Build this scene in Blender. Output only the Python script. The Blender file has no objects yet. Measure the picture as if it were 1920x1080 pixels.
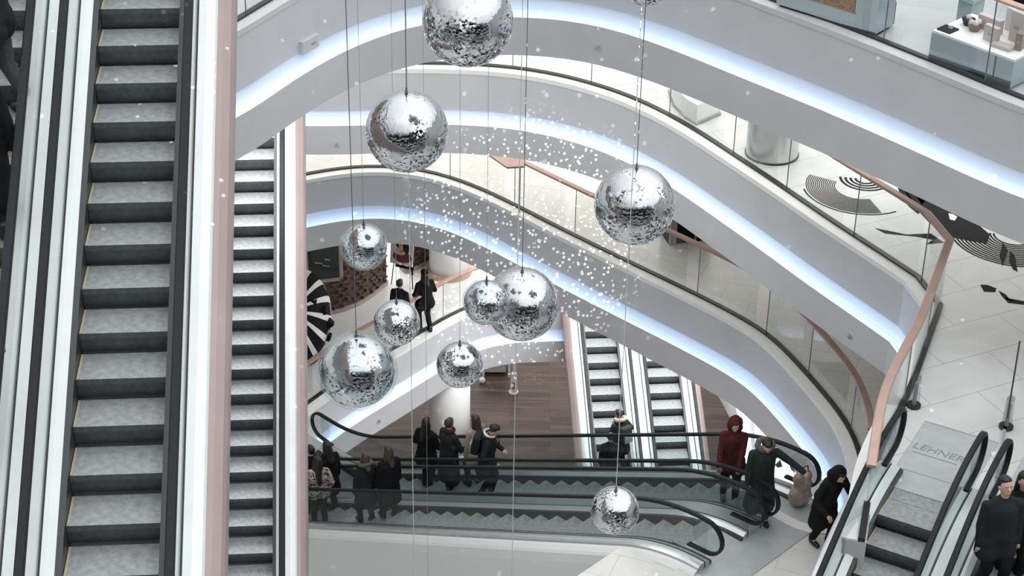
import bpy, bmesh, math, random
from math import sin, cos, radians, pi, sqrt, atan2
from mathutils import Vector, Matrix
from mathutils.geometry import tessellate_polygon

# ------------------------------------------------------------------ camera, world, exposure
SC = bpy.context.scene
COL = SC.collection
FPX = 3600.0; TH = radians(30.8); ROLL = radians(-1.0); CH = 29.0
FW = Vector((0, cos(TH), -sin(TH))); R0 = Vector((1, 0, 0)); U0 = R0.cross(FW)
RR = R0*cos(ROLL) - U0*sin(ROLL); UU = R0*sin(ROLL) + U0*cos(ROLL)
cam_d = bpy.data.cameras.new('camera'); cam = bpy.data.objects.new('camera', cam_d); COL.objects.link(cam)
cam_d.sensor_width = 36; cam_d.lens = FPX/1920*36; cam_d.clip_end = 500
m3 = Matrix((RR, UU, -FW)).transposed()
cam.matrix_world = Matrix.Translation((0, 0, CH)) @ m3.to_4x4()
SC.camera = cam
SC.view_settings.view_transform = 'Standard'; SC.view_settings.look = 'None'
SC.view_settings.exposure = 0.2; SC.view_settings.gamma = 1.0
SC.view_settings.use_curve_mapping = False

def at(px, py, z):
    """point of the horizontal plane at height z behind a pixel of the photograph (used to read plan positions)"""
    d = FW + RR*((px-960)/FPX) + UU*((540-py)/FPX)
    t = (z-CH)/d.z
    return Vector((0, 0, CH)) + d*t

W = bpy.data.worlds.new('world'); SC.world = W; W.use_nodes = True
nt = W.node_tree; nt.nodes.clear()
wo = nt.nodes.new('ShaderNodeOutputWorld'); wb = nt.nodes.new('ShaderNodeBackground')
wt = nt.nodes.new('ShaderNodeTexCoord'); ws = nt.nodes.new('ShaderNodeSeparateXYZ'); wr = nt.nodes.new('ShaderNodeValToRGB')
nt.links.new(wt.outputs['Generated'], ws.inputs[0]); nt.links.new(ws.outputs['Z'], wr.inputs[0])
wr.color_ramp.elements[0].position = 0.0; wr.color_ramp.elements[0].color = (.34, .34, .345, 1)
wr.color_ramp.elements[1].position = 0.8; wr.color_ramp.elements[1].color = (1.35, 1.38, 1.40, 1)
wm = nt.nodes.new('ShaderNodeMapRange'); wm.inputs[1].default_value = -1; wm.inputs[2].default_value = 1; wm.inputs[3].default_value = .62; wm.inputs[4].default_value = 1.42
nt.links.new(ws.outputs['X'], wm.inputs[0]); wv = nt.nodes.new('ShaderNodeVectorMath'); wv.operation = 'SCALE'
nt.links.new(wr.outputs[0], wv.inputs[0]); nt.links.new(wm.outputs[0], wv.inputs['Scale']); nt.links.new(wv.outputs[0], wb.inputs[0]); wb.inputs[1].default_value = 1.12
nt.links.new(wb.outputs[0], wo.inputs[0])

def area_light(name, loc, size, power, color=(1, 1, 1), rot=(0, 0, 0), sizey=None):
    d = bpy.data.lights.new(name, 'AREA'); d.energy = power; d.color = color
    d.size = size
    if sizey: d.shape = 'RECTANGLE'; d.size_y = sizey
    o = bpy.data.objects.new(name, d); COL.objects.link(o); o.location = loc; o.rotation_euler = rot
    return o
LV = dict(A=17.9, B=13.8, C=9.6, D=4.2, E=0.0)
HH = dict(A=1.88, B=1.70, C=1.68, D=1.7)
# ceiling lights of the shop floors (mounted under each slab), then two added fill lights
area_light('ceiling_light_a', (9, 30, 22.3), 12, 120, sizey=14)
area_light('ceiling_light_b', (9, 34, 15.8), 26, 1250, color=(1, .99, .97), sizey=12)
area_light('ceiling_light_c', (3, 41, 11.8), 24, 1000, color=(1, .98, .95), sizey=11)
area_light('ceiling_light_d', (-5, 45, 7.5), 16, 750, color=(1, .98, .96), sizey=8)
area_light('ceiling_light_e', (0, 46, 2.4), 14, 420, color=(1, .95, .92), sizey=9)
area_light('fill_light_f', (4, 38.5, 7.5), 6, 900, sizey=7)  # unseen fill light added to brighten the distant escalator pair
area_light('fill_light_g', (-4.5, 29, 15.8), 3, 260, sizey=5)  # added to lift the lower narrow escalator, no fixture seen

# ------------------------------------------------------------------ materials
def mat(name, col, rough=.5, metal=0.0, spec=.5, bump=None, noise=None, coat=0):
    m = bpy.data.materials.new(name); m.use_nodes = True
    n = m.node_tree.nodes; l = m.node_tree.links; b = n['Principled BSDF']
    b.inputs['Base Color'].default_value = (*col, 1); b.inputs['Roughness'].default_value = rough
    b.inputs['Metallic'].default_value = metal; b.inputs['Specular IOR Level'].default_value = spec
    b.inputs['Coat Weight'].default_value = coat
    if noise:   # (scale, amount)
        tc = n.new('ShaderNodeTexCoord'); no = n.new('ShaderNodeTexNoise'); no.inputs['Scale'].default_value = noise[0]
        no.inputs['Detail'].default_value = 5
        mx = n.new('ShaderNodeMixRGB'); mx.blend_type = 'MULTIPLY'; mx.inputs[0].default_value = 1
        mr = n.new('ShaderNodeMapRange'); mr.inputs[1].default_value = .3; mr.inputs[2].default_value = .7
        mr.inputs[3].default_value = 1-noise[1]; mr.inputs[4].default_value = 1+noise[1]*.4
        l.new(tc.outputs['Object'], no.inputs[0]); l.new(no.outputs[0], mr.inputs[0])
        mx.inputs[1].default_value = (*col, 1); l.new(mr.outputs[0], mx.inputs[2]); l.new(mx.outputs[0], b.inputs['Base Color'])
    if bump:
        tc = n.new('ShaderNodeTexCoord'); no = n.new('ShaderNodeTexNoise'); no.inputs['Scale'].default_value = bump[0]
        bp = n.new('ShaderNodeBump'); bp.inputs['Strength'].default_value = bump[1]; bp.inputs['Distance'].default_value = .02
        l.new(tc.outputs['Object'], no.inputs[0]); l.new(no.outputs[0], bp.inputs['Height']); l.new(bp.outputs[0], b.inputs['Normal'])
    return m

def emit(name, col, s):
    m = bpy.data.materials.new(name); m.use_nodes = True
    b = m.node_tree.nodes['Principled BSDF']
    b.inputs['Base Color'].default_value = (*col, 1); b.inputs['Emission Color'].default_value = (*col, 1)
    b.inputs['Emission Strength'].default_value = s
    return m

def glass_mat(name, tint, f=.04, top=.55, power=4.0):
    m = bpy.data.materials.new(name); m.use_nodes = True
    n = m.node_tree.nodes; l = m.node_tree.links; n.remove(n['Principled BSDF']); o = n['Material Output']
    t = n.new('ShaderNodeBsdfTransparent'); t.inputs[0].default_value = (*tint, 1)
    g = n.new('ShaderNodeBsdfGlossy'); g.inputs['Roughness'].default_value = .03
    fr = n.new('ShaderNodeLayerWeight'); fr.inputs[0].default_value = .5
    pw = n.new('ShaderNodeMath'); pw.operation = 'POWER'; pw.inputs[1].default_value = power
    mr = n.new('ShaderNodeMapRange'); mr.inputs[3].default_value = f; mr.inputs[4].default_value = top
    l.new(fr.outputs['Facing'], pw.inputs[0]); l.new(pw.outputs[0], mr.inputs[0])
    mx = n.new('ShaderNodeMixShader'); l.new(mr.outputs[0], mx.inputs[0]); l.new(t.outputs[0], mx.inputs[1])
    l.new(g.outputs[0], mx.inputs[2]); l.new(mx.outputs[0], o.inputs[0])
    return m

def tile_mat(name, col, grout, sx=1.2, sy=.6, ang=0, rough=.25, vein=.1, mortar=.006, amount=1):
    m = bpy.data.materials.new(name); m.use_nodes = True
    n = m.node_tree.nodes; l = m.node_tree.links; b = n['Principled BSDF']
    tc = n.new('ShaderNodeTexCoord'); mp = n.new('ShaderNodeMapping'); mp.inputs['Rotation'].default_value = (0, 0, ang)
    br = n.new('ShaderNodeTexBrick'); br.offset = .5; br.inputs['Scale'].default_value = 1
    br.inputs['Brick Width'].default_value = sx; br.inputs['Row Height'].default_value = sy
    br.inputs['Mortar Size'].default_value = mortar; br.inputs['Mortar Smooth'].default_value = 0
    c2 = tuple(c*.95 for c in col)
    br.inputs['Color1'].default_value = (*col, 1); br.inputs['Color2'].default_value = (*c2, 1); br.inputs['Mortar'].default_value = (*grout, 1)
    no = n.new('ShaderNodeTexNoise'); no.inputs['Scale'].default_value = .9; no.inputs['Detail'].default_value = 8; no.inputs['Distortion'].default_value = 1.5
    mr = n.new('ShaderNodeMapRange'); mr.inputs[1].default_value = .35; mr.inputs[2].default_value = .65; mr.inputs[3].default_value = 1-vein; mr.inputs[4].default_value = 1.03
    mx = n.new('ShaderNodeMixRGB'); mx.blend_type = 'MULTIPLY'; mx.inputs[0].default_value = 1
    l.new(tc.outputs['Object'], mp.inputs[0]); l.new(mp.outputs[0], br.inputs['Vector']); l.new(mp.outputs[0], no.inputs['Vector'])
    l.new(no.outputs[0], mr.inputs[0]); l.new(br.outputs['Color'], mx.inputs[1]); l.new(mr.outputs[0], mx.inputs[2])
    l.new(mx.outputs[0], b.inputs['Base Color']); b.inputs['Roughness'].default_value = rough
    return m

def wood_floor_mat():
    m = bpy.data.materials.new('wood_planks'); m.use_nodes = True
    n = m.node_tree.nodes; l = m.node_tree.links; b = n['Principled BSDF']
    tc = n.new('ShaderNodeTexCoord')
    br = n.new('ShaderNodeTexBrick'); br.offset = .37; br.inputs['Scale'].default_value = 1
    br.inputs['Brick Width'].default_value = 1.7; br.inputs['Row Height'].default_value = .19; br.inputs['Mortar Size'].default_value = .004
    br.inputs['Color1'].default_value = (.135, .092, .078, 1); br.inputs['Color2'].default_value = (.07, .05, .044, 1); br.inputs['Mortar'].default_value = (.03, .02, .02, 1)
    mp = n.new('ShaderNodeMapping'); mp.inputs['Scale'].default_value = (.6, 9, 1)
    no = n.new('ShaderNodeTexNoise'); no.inputs['Scale'].default_value = 1.6; no.inputs['Detail'].default_value = 6
    mr = n.new('ShaderNodeMapRange'); mr.inputs[1].default_value = .3; mr.inputs[2].default_value = .7; mr.inputs[3].default_value = .6; mr.inputs[4].default_value = 1.35
    mx = n.new('ShaderNodeMixRGB'); mx.blend_type = 'MULTIPLY'; mx.inputs[0].default_value = 1
    l.new(tc.outputs['Object'], br.inputs['Vector']); l.new(tc.outputs['Object'], mp.inputs[0]); l.new(mp.outputs[0], no.inputs['Vector'])
    l.new(no.outputs[0], mr.inputs[0]); l.new(br.outputs['Color'], mx.inputs[1]); l.new(mr.outputs[0], mx.inputs[2]); l.new(mx.outputs[0], b.inputs['Base Color'])
    b.inputs['Roughness'].default_value = .38
    return m

def stripe_mat(name, scale, kind='RINGS', dist=3.0, thr=.5, dark=(.012, .012, .014), light=(.75, .75, .75), detail=1.0, center=(0, 0, 0), dscale=1.0):
    m = bpy.data.materials.new(name); m.use_nodes = True
    n = m.node_tree.nodes; l = m.node_tree.links; b = n['Principled BSDF']
    tc = n.new('ShaderNodeTexCoord'); mp = n.new('ShaderNodeMapping'); mp.inputs['Location'].default_value = center
    w = n.new('ShaderNodeTexWave'); w.wave_type = kind
    if kind == 'RINGS': w.rings_direction = 'Z'
    w.inputs['Scale'].default_value = scale; w.inputs['Distortion'].default_value = dist; w.inputs['Detail'].default_value = detail
    w.inputs['Detail Scale'].default_value = dscale
    r = n.new('ShaderNodeValToRGB'); r.color_ramp.elements[0].position = thr-.02; r.color_ramp.elements[1].position = thr+.02
    r.color_ramp.elements[0].color = (*dark, 1); r.color_ramp.elements[1].color = (*light, 1)
    l.new(tc.outputs['Object'], mp.inputs[0]); l.new(mp.outputs[0], w.inputs['Vector']); l.new(w.outputs['Color'], r.inputs[0]); l.new(r.outputs[0], b.inputs['Base Color'])
    b.inputs['Roughness'].default_value = .35
    return m

def groove_mat(name, col, dark, pitch=.009, rough=.45, noise_amt=.25):
    """ribbed metal: cleats run along the step's depth"""
    m = bpy.data.materials.new(name); m.use_nodes = True
    n = m.node_tree.nodes; l = m.node_tree.links; b = n['Principled BSDF']
    tc = n.new('ShaderNodeTexCoord'); w = n.new('ShaderNodeTexWave'); w.wave_type = 'BANDS'; w.bands_direction = 'X'
    w.inputs['Scale'].default_value = 1/(pitch*20)*6.2832/1.0
    no = n.new('ShaderNodeTexNoise'); no.inputs['Scale'].default_value = 14; no.inputs['Detail'].default_value = 4
    mr = n.new('ShaderNodeMapRange'); mr.inputs[1].default_value = .3; mr.inputs[2].default_value = .75; mr.inputs[3].default_value = 1-noise_amt; mr.inputs[4].default_value = 1.25
    mx = n.new('ShaderNodeMixRGB'); mx.inputs[1].default_value = (*dark, 1); mx.inputs[2].default_value = (*col, 1)
    m2 = n.new('ShaderNodeMixRGB'); m2.blend_type = 'MULTIPLY'; m2.inputs[0].default_value = 1
    l.new(tc.outputs['Object'], w.inputs['Vector']); l.new(tc.outputs['Object'], no.inputs['Vector']); l.new(w.outputs['Fac'], mx.inputs[0])
    l.new(no.outputs[0], mr.inputs[0]); l.new(mx.outputs[0], m2.inputs[1]); l.new(mr.outputs[0], m2.inputs[2]); l.new(m2.outputs[0], b.inputs['Base Color'])
    b.inputs['Roughness'].default_value = rough; b.inputs['Metallic'].default_value = .25
    return m

def mirror_mat(name, cells, tilt):
    """small flat mirror chips: each Voronoi cell gets its own facet direction"""
    m = bpy.data.materials.new(name); m.use_nodes = True
    n = m.node_tree.nodes; l = m.node_tree.links; b = n['Principled BSDF']
    b.inputs['Metallic'].default_value = 1; b.inputs['Roughness'].default_value = .04
    b.inputs['Base Color'].default_value = (.66, .69, .71, 1)
    tc = n.new('ShaderNodeTexCoord'); oi = n.new('ShaderNodeObjectInfo')
    v = n.new('ShaderNodeTexVoronoi'); v.inputs['Scale'].default_value = cells; v.inputs['Randomness'].default_value = 1
    add = n.new('ShaderNodeVectorMath'); add.operation = 'ADD'
    sc = n.new('ShaderNodeVectorMath'); sc.operation = 'SCALE'; sc.inputs[0].default_value = (7, 11, 5); l.new(oi.outputs['Random'], sc.inputs['Scale'])
    l.new(tc.outputs['Object'], add.inputs[0]); l.new(sc.outputs[0], add.inputs[1]); l.new(add.outputs[0], v.inputs['Vector'])
    sub = n.new('ShaderNodeVectorMath'); sub.operation = 'SUBTRACT'; l.new(v.outputs['Color'], sub.inputs[0]); sub.inputs[1].default_value = (.5, .5, .5)
    # patches of tilted chips that sparkle, stronger on the lower half
    no = n.new('ShaderNodeTexNoise'); no.inputs['Scale'].default_value = 4.5; no.inputs['Detail'].default_value = 2; l.new(add.outputs[0], no.inputs['Vector'])
    sx = n.new('ShaderNodeSeparateXYZ'); l.new(tc.outputs['Object'], sx.inputs[0])
    a1 = n.new('ShaderNodeMath'); a1.operation = 'MULTIPLY_ADD'; a1.inputs[1].default_value = -.5; l.new(sx.outputs['Z'], a1.inputs[0]); l.new(no.outputs[0], a1.inputs[2])
    mr = n.new('ShaderNodeMapRange'); mr.inputs[1].default_value = .44; mr.inputs[2].default_value = .68; mr.inputs[3].default_value = tilt*.10; mr.inputs[4].default_value = tilt
    l.new(a1.outputs[0], mr.inputs[0])
    s2 = n.new('ShaderNodeVectorMath'); s2.operation = 'SCALE'; l.new(sub.outputs[0], s2.inputs[0]); l.new(mr.outputs[0], s2.inputs['Scale'])
    ge = n.new('ShaderNodeNewGeometry'); a2 = n.new('ShaderNodeVectorMath'); a2.operation = 'ADD'
    l.new(ge.outputs['Normal'], a2.inputs[0]); l.new(s2.outputs[0], a2.inputs[1])
    nn = n.new('ShaderNodeVectorMath'); nn.operation = 'NORMALIZE'; l.new(a2.outputs[0], nn.inputs[0]); l.new(nn.outputs[0], b.inputs['Normal'])
    # dark and white chips painted in low down, imitating contrasty reflections
    wn = n.new('ShaderNodeSeparateXYZ'); l.new(v.outputs['Color'], wn.inputs[0])
    r = n.new('ShaderNodeValToRGB'); r.color_ramp.interpolation = 'CONSTANT'
    r.color_ramp.elements[0].color = (.07, .08, .085, 1); r.color_ramp.elements[1].position = .16; r.color_ramp.elements[1].color = (.66, .69, .71, 1)
    e = r.color_ramp.elements.new(.93); e.color = (1, 1, 1, 1)
    l.new(wn.outputs[1], r.inputs[0])
    mk = n.new('ShaderNodeMapRange'); mk.inputs[1].default_value = .36; mk.inputs[2].default_value = .56; l.new(a1.outputs[0], mk.inputs[0])
    cm = n.new('ShaderNodeMixRGB'); cm.inputs[1].default_value = (.53, .55, .57, 1); l.new(mk.outputs[0], cm.inputs[0]); l.new(r.outputs[0], cm.inputs[2]); l.new(cm.outputs[0], b.inputs['Base Color'])
    return m

M = dict(
    fascia=mat('fascia_paint', (.56, .56, .575), .35, noise=(1.3, .05)),
    ledge=mat('ledge_white', (.80, .80, .78), .4),
    cove=mat('cove_white', (.80, .81, .82), .45),
    shoe=mat('rail_channel', (.045, .045, .045), .35, .6),
    soffit=mat('soffit_paint', (.6, .6, .6), .6),
    led=emit('led_strip', (.36, .62, 1.0), 6.0),
    copper=mat('copper_rail', (.48, .33, .27), .35, .35, noise=(3, .12)),
    glass=glass_mat('clear_glass', (.965, .975, .97)),
    glass_g=glass_mat('green_glass', (.84, .87, .87), .03, .35),
    glassedge=mat('glass_joint', (.13, .16, .16), .3),
    metal=mat('brushed_steel', (.66, .69, .69), .32, .55, noise=(6, .08)),
    metal2=mat('bright_deck', (.76, .79, .79), .34, .12, noise=(2.5, .06)),
    black=mat('black_rubber', (.012, .015, .017), .5, spec=.25, noise=(20, .2)),
    dark=mat('dark_skirt', (.045, .052, .054), .4, .3),
    clad=mat('rose_cladding', (.36, .285, .275), .42, .25, noise=(1.2, .12)),
    tread=groove_mat('step_tread', (.47, .495, .49), (.20, .215, .215)),
    riser=groove_mat('step_riser', (.15, .17, .17), (.05, .06, .062)),
    yellow=mat('step_edge_line', (.48, .42, .27), .6),
    tile=tile_mat('pale_stone_tiles', (.70, .70, .69), (.40, .40, .40), 1.6, .8, radians(-26), vein=.10),
    tileA=tile_mat('grey_stone_tiles', (.47, .49, .50), (.42, .43, .43), 1.2, 1.2, radians(20), vein=.10),
    tileC=tile_mat('cream_stone_tiles', (.72, .71, .68), (.52, .51, .49), 1.2, .6, radians(20), vein=.06),
    tileD=tile_mat('white_stone_tiles', (.78, .775, .76), (.62, .61, .60), 1.2, 1.2, radians(12), vein=.05),
    tileE=tile_mat('bright_white_tiles', (.86, .86, .855), (.72, .72, .72), 1.5, 1.5, radians(12), vein=.03, rough=.3),
    wood=wood_floor_mat(),
    white=mat('white_plaster', (.82, .82, .81), .5),
    chip=mirror_mat('mirror_chips', 46, .62),
    chip2=mirror_mat('mirror_chips_coarse', 60, .66),
    wire=mat('steel_wire', (.16, .16, .17), .4, .5),
    wiref=mat('thin_grey_wire', (.30, .30, .31), .4, .3),
    wirel=mat('pale_wire', (.62, .62, .62), .4, .2),
    brown=mat('brown_lattice_wood', (.085, .052, .042), .55, noise=(5, .3)),
    brown2=mat('brown_lattice_block', (.125, .078, .06), .55, noise=(7, .25)),
    frame=mat('picture_frame_wood', (.33, .28, .25), .5),
    screen=mat('dark_screen', (.012, .014, .015), .15),
    skin=mat('skin', (.58, .36, .28), .5), blk=mat('black_cloth', (.012, .012, .013), .8, spec=.12),
    blk2=mat('charcoal_cloth', (.022, .025, .027), .8, spec=.12), hair=mat('dark_hair', (.012, .009, .008), .5),
    hairb=mat('brown_hair', (.05, .03, .02), .5), red=mat('dark_red_cloth', (.085, .022, .022), .8, spec=.12, noise=(25, .4)),
    green=mat('dark_green_cloth', (.030, .040, .037), .8, spec=.12, noise=(20, .25)), navy=mat('navy_denim', (.03, .04, .06), .8, spec=.12),
    beige=mat('beige_cloth', (.36, .29, .24), .8), fur=mat('fur_trim', (.13, .115, .10), .9, noise=(60, .6)),
    purple=mat('plum_hair', (.05, .02, .03), .5), white_c=mat('white_cloth', (.7, .68, .66), .8),
    boot=mat('boot_leather', (.015, .015, .015), .4), jeans=mat('grey_jeans', (.075, .085, .095), .8, spec=.12, noise=(15, .3)),
    teal=mat('teal_counter', (.35, .46, .46), .3), mirrorp=mat('mirrored_panel', (.42, .50, .54), .12, .9),
    boxg=mat('pink_box', (.50, .43, .43), .55), boxw=mat('pale_grey_box', (.55, .55, .54), .55), boxb=mat('bronze_box', (.25, .20, .17), .5),
    wicker=mat('wicker', (.32, .22, .13), .8, noise=(40, .5)), cab=mat('brown_cabinet', (.20, .15, .13), .6),
    burg=mat('burgundy_item', (.13, .02, .035), .6), grey=mat('mid_grey', (.3, .31, .31), .4),
    ink=mat('black_graphic', (.008, .008, .010), .7, spec=.15), rings=stripe_mat('fine_ring_graphic', 2.4, 'RINGS', 1.2, .5, detail=1),
    zebra=stripe_mat('wavy_band_graphic', .9, 'BANDS', 7, .5, detail=1.5), zebra2=stripe_mat('open_ring_graphic', 1.1, 'RINGS', 4, .5, detail=2),
    shadowg=mat('pale_floor_graphic', (.50, .50, .50), .4), text=mat('embossed_letters', (.27, .29, .29), .5),
    lamp=emit('lit_lamp', (1, .62, .35), 6.0), plate=mat('floor_plate_steel', (.50, .53, .535), .42, .2, noise=(4, .1)),
    shell=glass_mat('bubble_shell', (.96, .985, .985), .05, .30, 2.5),
)
# make flower cloth
def floral():
    m = bpy.data.materials.new('floral_cloth'); m.use_nodes = True; n = m.node_tree.nodes; l = m.node_tree.links; b = n['Principled BSDF']
    tc = n.new('ShaderNodeTexCoord'); v = n.new('ShaderNodeTexNoise'); v.inputs['Scale'].default_value = 22
    r = n.new('ShaderNodeValToRGB'); r.color_ramp.interpolation = 'CONSTANT'
    r.color_ramp.elements[0].color = (.03, .02, .02, 1); r.color_ramp.elements[1].position = .47; r.color_ramp.elements[1].color = (.5, .45, .43, 1)
    e = r.color_ramp.elements.new(.60); e.color = (.25, .05, .05, 1)
    l.new(tc.outputs['Object'], v.inputs[0]); l.new(v.outputs[0], r.inputs[0]); l.new(r.outputs[0], b.inputs['Base Color']); b.inputs['Roughness'].default_value = .8
    return m
M['floral'] = floral()

# ------------------------------------------------------------------ mesh helpers
def link(name, bm, mats, parent=None, smooth=False):
    me = bpy.data.meshes.new(name); bmesh.ops.recalc_face_normals(bm, faces=bm.faces); bm.to_mesh(me); bm.free()
    for m in (mats if isinstance(mats, (list, tuple)) else [mats]): me.materials.append(M[m] if isinstance(m, str) else m)
    if smooth:
        for p in me.polygons: p.use_smooth = True
        me.set_sharp_from_angle(angle=radians(40))
    o = bpy.data.objects.new(name, me); COL.objects.link(o)
    if parent: o.parent = parent
    return o
def tag(o, label, cat, group=None, kind=None):
    if label: o['label'] = label
    if cat: o['category'] = cat
    if group: o['group'] = group
    if kind: o['kind'] = kind
    return o
def thing(name, label, cat, loc=(0, 0, 0), rz=0, group=None):
    o = bpy.data.objects.new(name, None); COL.objects.link(o); o.location = loc; o.rotation_euler = (0, 0, rz)
    o.empty_display_size = .2
    return tag(o, label, cat, group)
def struct(o, label=None):
    o['kind'] = 'structure'
    if label: o['label'] = label
    return o
def copy_tree(o, parent=None):
    c = o.copy(); COL.objects.link(c)
    if parent: c.parent = parent
    for ch in o.children: copy_tree(ch, c)
    return c
def box(bm, c, s, rot=None, mi=0):
    r = bmesh.ops.create_cube(bm, size=1)
    for v in r['verts']:
        p = Vector((v.co.x*s[0], v.co.y*s[1], v.co.z*s[2]))
        if rot is not None: p = rot @ p
        v.co = p + Vector(c)
    fs = set(f for v in r['verts'] for f in v.link_faces)
    for f in fs: f.material_index = mi
    return r['verts']
def bevel(bm, w=.01, seg=2):
    bmesh.ops.bevel(bm, geom=[e for e in bm.edges], offset=w, segments=seg, affect='EDGES', profile=.5)
def cyl(bm, c, r, h, seg=24, r2=None, mi=0):
    k = bmesh.ops.create_cone(bm, cap_ends=True, segments=seg, radius1=r, radius2=r if r2 is None else r2, depth=h)
    for v in k['verts']: v.co += Vector(c)
    for f in set(f for v in k['verts'] for f in v.link_faces): f.material_index = mi
def tube(bm, pts, r, seg=8, mi=0):
    """round tube through pts"""
    rings = []
    for i, p in enumerate(pts):
        p = Vector(p); a = Vector(pts[max(0, i-1)]); b = Vector(pts[min(len(pts)-1, i+1)])
        t = (b-a).normalized(); up = Vector((0, 0, 1)) if abs(t.z) < .95 else Vector((1, 0, 0))
        s = t.cross(up).normalized(); u = s.cross(t)
        rr = r[i] if isinstance(r, (list, tuple)) else r
        rings.append([bm.verts.new(p + (s*cos(2*pi*k/seg) + u*sin(2*pi*k/seg))*rr) for k in range(seg)])
    for a, b in zip(rings, rings[1:]):
        for k in range(seg):
            f = bm.faces.new((a[k], a[(k+1) % seg], b[(k+1) % seg], b[k])); f.material_index = mi
    bm.faces.new(rings[0][::-1]); bm.faces.new(rings[-1])
def resample(pts, step=.35, smooth=True):
    P = [Vector(p) for p in pts]
    if smooth and len(P) > 2:
        out = []
        Q = [P[0]*2-P[1]] + P + [P[-1]*2-P[-2]]
        for i in range(1, len(Q)-2):
            p0, p1, p2, p3 = Q[i-1:i+3]
            # centripetal catmull-rom
            def tj(ti, a, b): return ti + max(1e-4, (b-a).length)**.5
            t0 = 0; t1 = tj(t0, p0, p1); t2 = tj(t1, p1, p2); t3 = tj(t2, p2, p3)
            n = 24
            for k in range(n):
                t = t1+(t2-t1)*k/n
                A1 = p0*((t1-t)/(t1-t0))+p1*((t-t0)/(t1-t0)); A2 = p1*((t2-t)/(t2-t1))+p2*((t-t1)/(t2-t1)); A3 = p2*((t3-t)/(t3-t2))+p3*((t-t2)/(t3-t2))
                B1 = A1*((t2-t)/(t2-t0))+A2*((t-t0)/(t2-t0)); B2 = A2*((t3-t)/(t3-t1))+A3*((t-t1)/(t3-t1))
                out.append(B1*((t2-t)/(t2-t1))+B2*((t-t1)/(t2-t1)))
        out.append(P[-1]); P = out
    # even steps
    L = [0]
    for a, b in zip(P, P[1:]): L.append(L[-1]+(b-a).length)
    n = max(2, int(L[-1]/step)); res = []; j = 0
    for i in range(n+1):
        d = L[-1]*i/n
        while j < len(L)-2 and L[j+1] < d: j += 1
        t = (d-L[j])/max(1e-9, L[j+1]-L[j]); res.append(P[j].lerp(P[j+1], t))
    return res
def relax(P, it=4):
    for _ in range(it):
        P = [P[0]] + [(P[i-1]+P[i]*2+P[i+1])/4 for i in range(1, len(P)-1)] + [P[-1]]
    return P
def normals(P):
    N = []; n = len(P)
    S = [Vector(((b-a).y, -(b-a).x, 0)).normalized() for a, b in zip(P, P[1:])]
    for i in range(n):
        a = S[max(0, i-1)]; b = S[min(n-2, i)]; m = (a+b).normalized(); N.append(m/max(.45, m.dot(a)))
    return N
def offset(P, d):
    return [p+n*d for p, n in zip(P, normals(P))]
def sweep(bm, P, sec, closed=True, mi=None, caps=True):
    """sweep section points (outward offset, height) along plan curve P"""
    N = normals(P); rings = []
    for p, n in zip(P, N): rings.append([bm.verts.new(p+n*a+Vector((0, 0, b))) for a, b in sec])
    k = len(sec)
    for a, b in zip(rings, rings[1:]):
        for j in range(k if closed else k-1):
            f = bm.faces.new((a[j], a[(j+1) % k], b[(j+1) % k], b[j]))
            if mi: f.material_index = mi[j]
    if closed and caps:
        bm.faces.new(rings[0][::-1]); bm.faces.new(rings[-1])
def poly(bm, pts, z0, z1=None, mi=0):
    """flat polygon (list of Vectors) at z0, or prism from z1 to z0"""
    P = [Vector((p[0], p[1], 0)) for p in pts]
    tris = tessellate_polygon([P])
    vt = [bm.verts.new((p.x, p.y, z0)) for p in P]
    for t in tris:
        f = bm.faces.new([vt[i] for i in t]); f.material_index = mi
        if f.normal.z < 0: f.normal_flip()
    if z1 is not None:
        vb = [bm.verts.new((p.x, p.y, z1)) for p in P]
        for t in tris: bm.faces.new([vb[i] for i in t]).material_index = mi
        n = len(P)
        for i in range(n): bm.faces.new((vt[i], vt[(i+1) % n], vb[(i+1) % n], vb[i])).material_index = mi

# ------------------------------------------------------------------ setting: slabs, fascias, floors
def W2(x, y): return Vector((x, y, 0))
def px_pts(pts, z):
    r = []
    for p in pts:
        q = at(p[0], p[1], z); r.append(Vector((q.x, q.y, 0)))
    return r
LOWOFF = .14
def fascia_profile(H):
    h1 = .49*H; h2 = .675*H
    up = [(-.30, -.012), (0, -.012), (0, -h1), (-.035, -h1-.012), (-.042, -h1-.10), (-.030, -h1-.17), (0, -h2+.075), (.045, -h2+.03), (.105, -h2+.012), (.126, -h2+.012), (.126, -h2+.058), (LOWOFF, -h2+.058), (LOWOFF, -H), (-.30, -H)]
    return up, h2
def make_level(key, names, P, floor_pts, tile, nfloor, rail=None, joints=False, floor_front=None):
    z = LV[key]; H = HH[key]
    Pz = [p+Vector((0, 0, z)) for p in P]
    prof, h2 = fascia_profile(H)
    bm = bmesh.new(); sweep(bm, Pz, prof, mi=[0, 0, 0]+[1]*6+[0]*5)
    o = struct(link(names['wall'], bm, ['fascia', 'cove']), names['label'])
    for p in o.data.polygons: p.use_smooth = True
    o.data.set_sharp_from_angle(angle=radians(18))
    bm = bmesh.new(); sweep(bm, Pz, [(.114, -h2+.018), (.114, -h2+.052), (.124, -h2+.052), (.124, -h2+.018)])
    link('light_strip', bm, 'led', o)
    bm = bmesh.new(); sweep(bm, Pz, [(-.19, -.01), (-.19, .02), (.015, .02), (.015, -.07), (0, -.07), (0, -.01)])
    link('stone_ledge', bm, 'fascia' if key == 'A' else 'ledge', o)
    bm = bmesh.new(); poly(bm, offset(P, -.02)+floor_pts, z, z-.06)
    f = struct(link('floor', bm, tile)); f.name = nfloor
    bm = bmesh.new(); poly(bm, offset(P, -.28)+floor_pts, z-H+.06, z-H)
    c = struct(link('ceiling', bm, 'soffit'))
    return o
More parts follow.
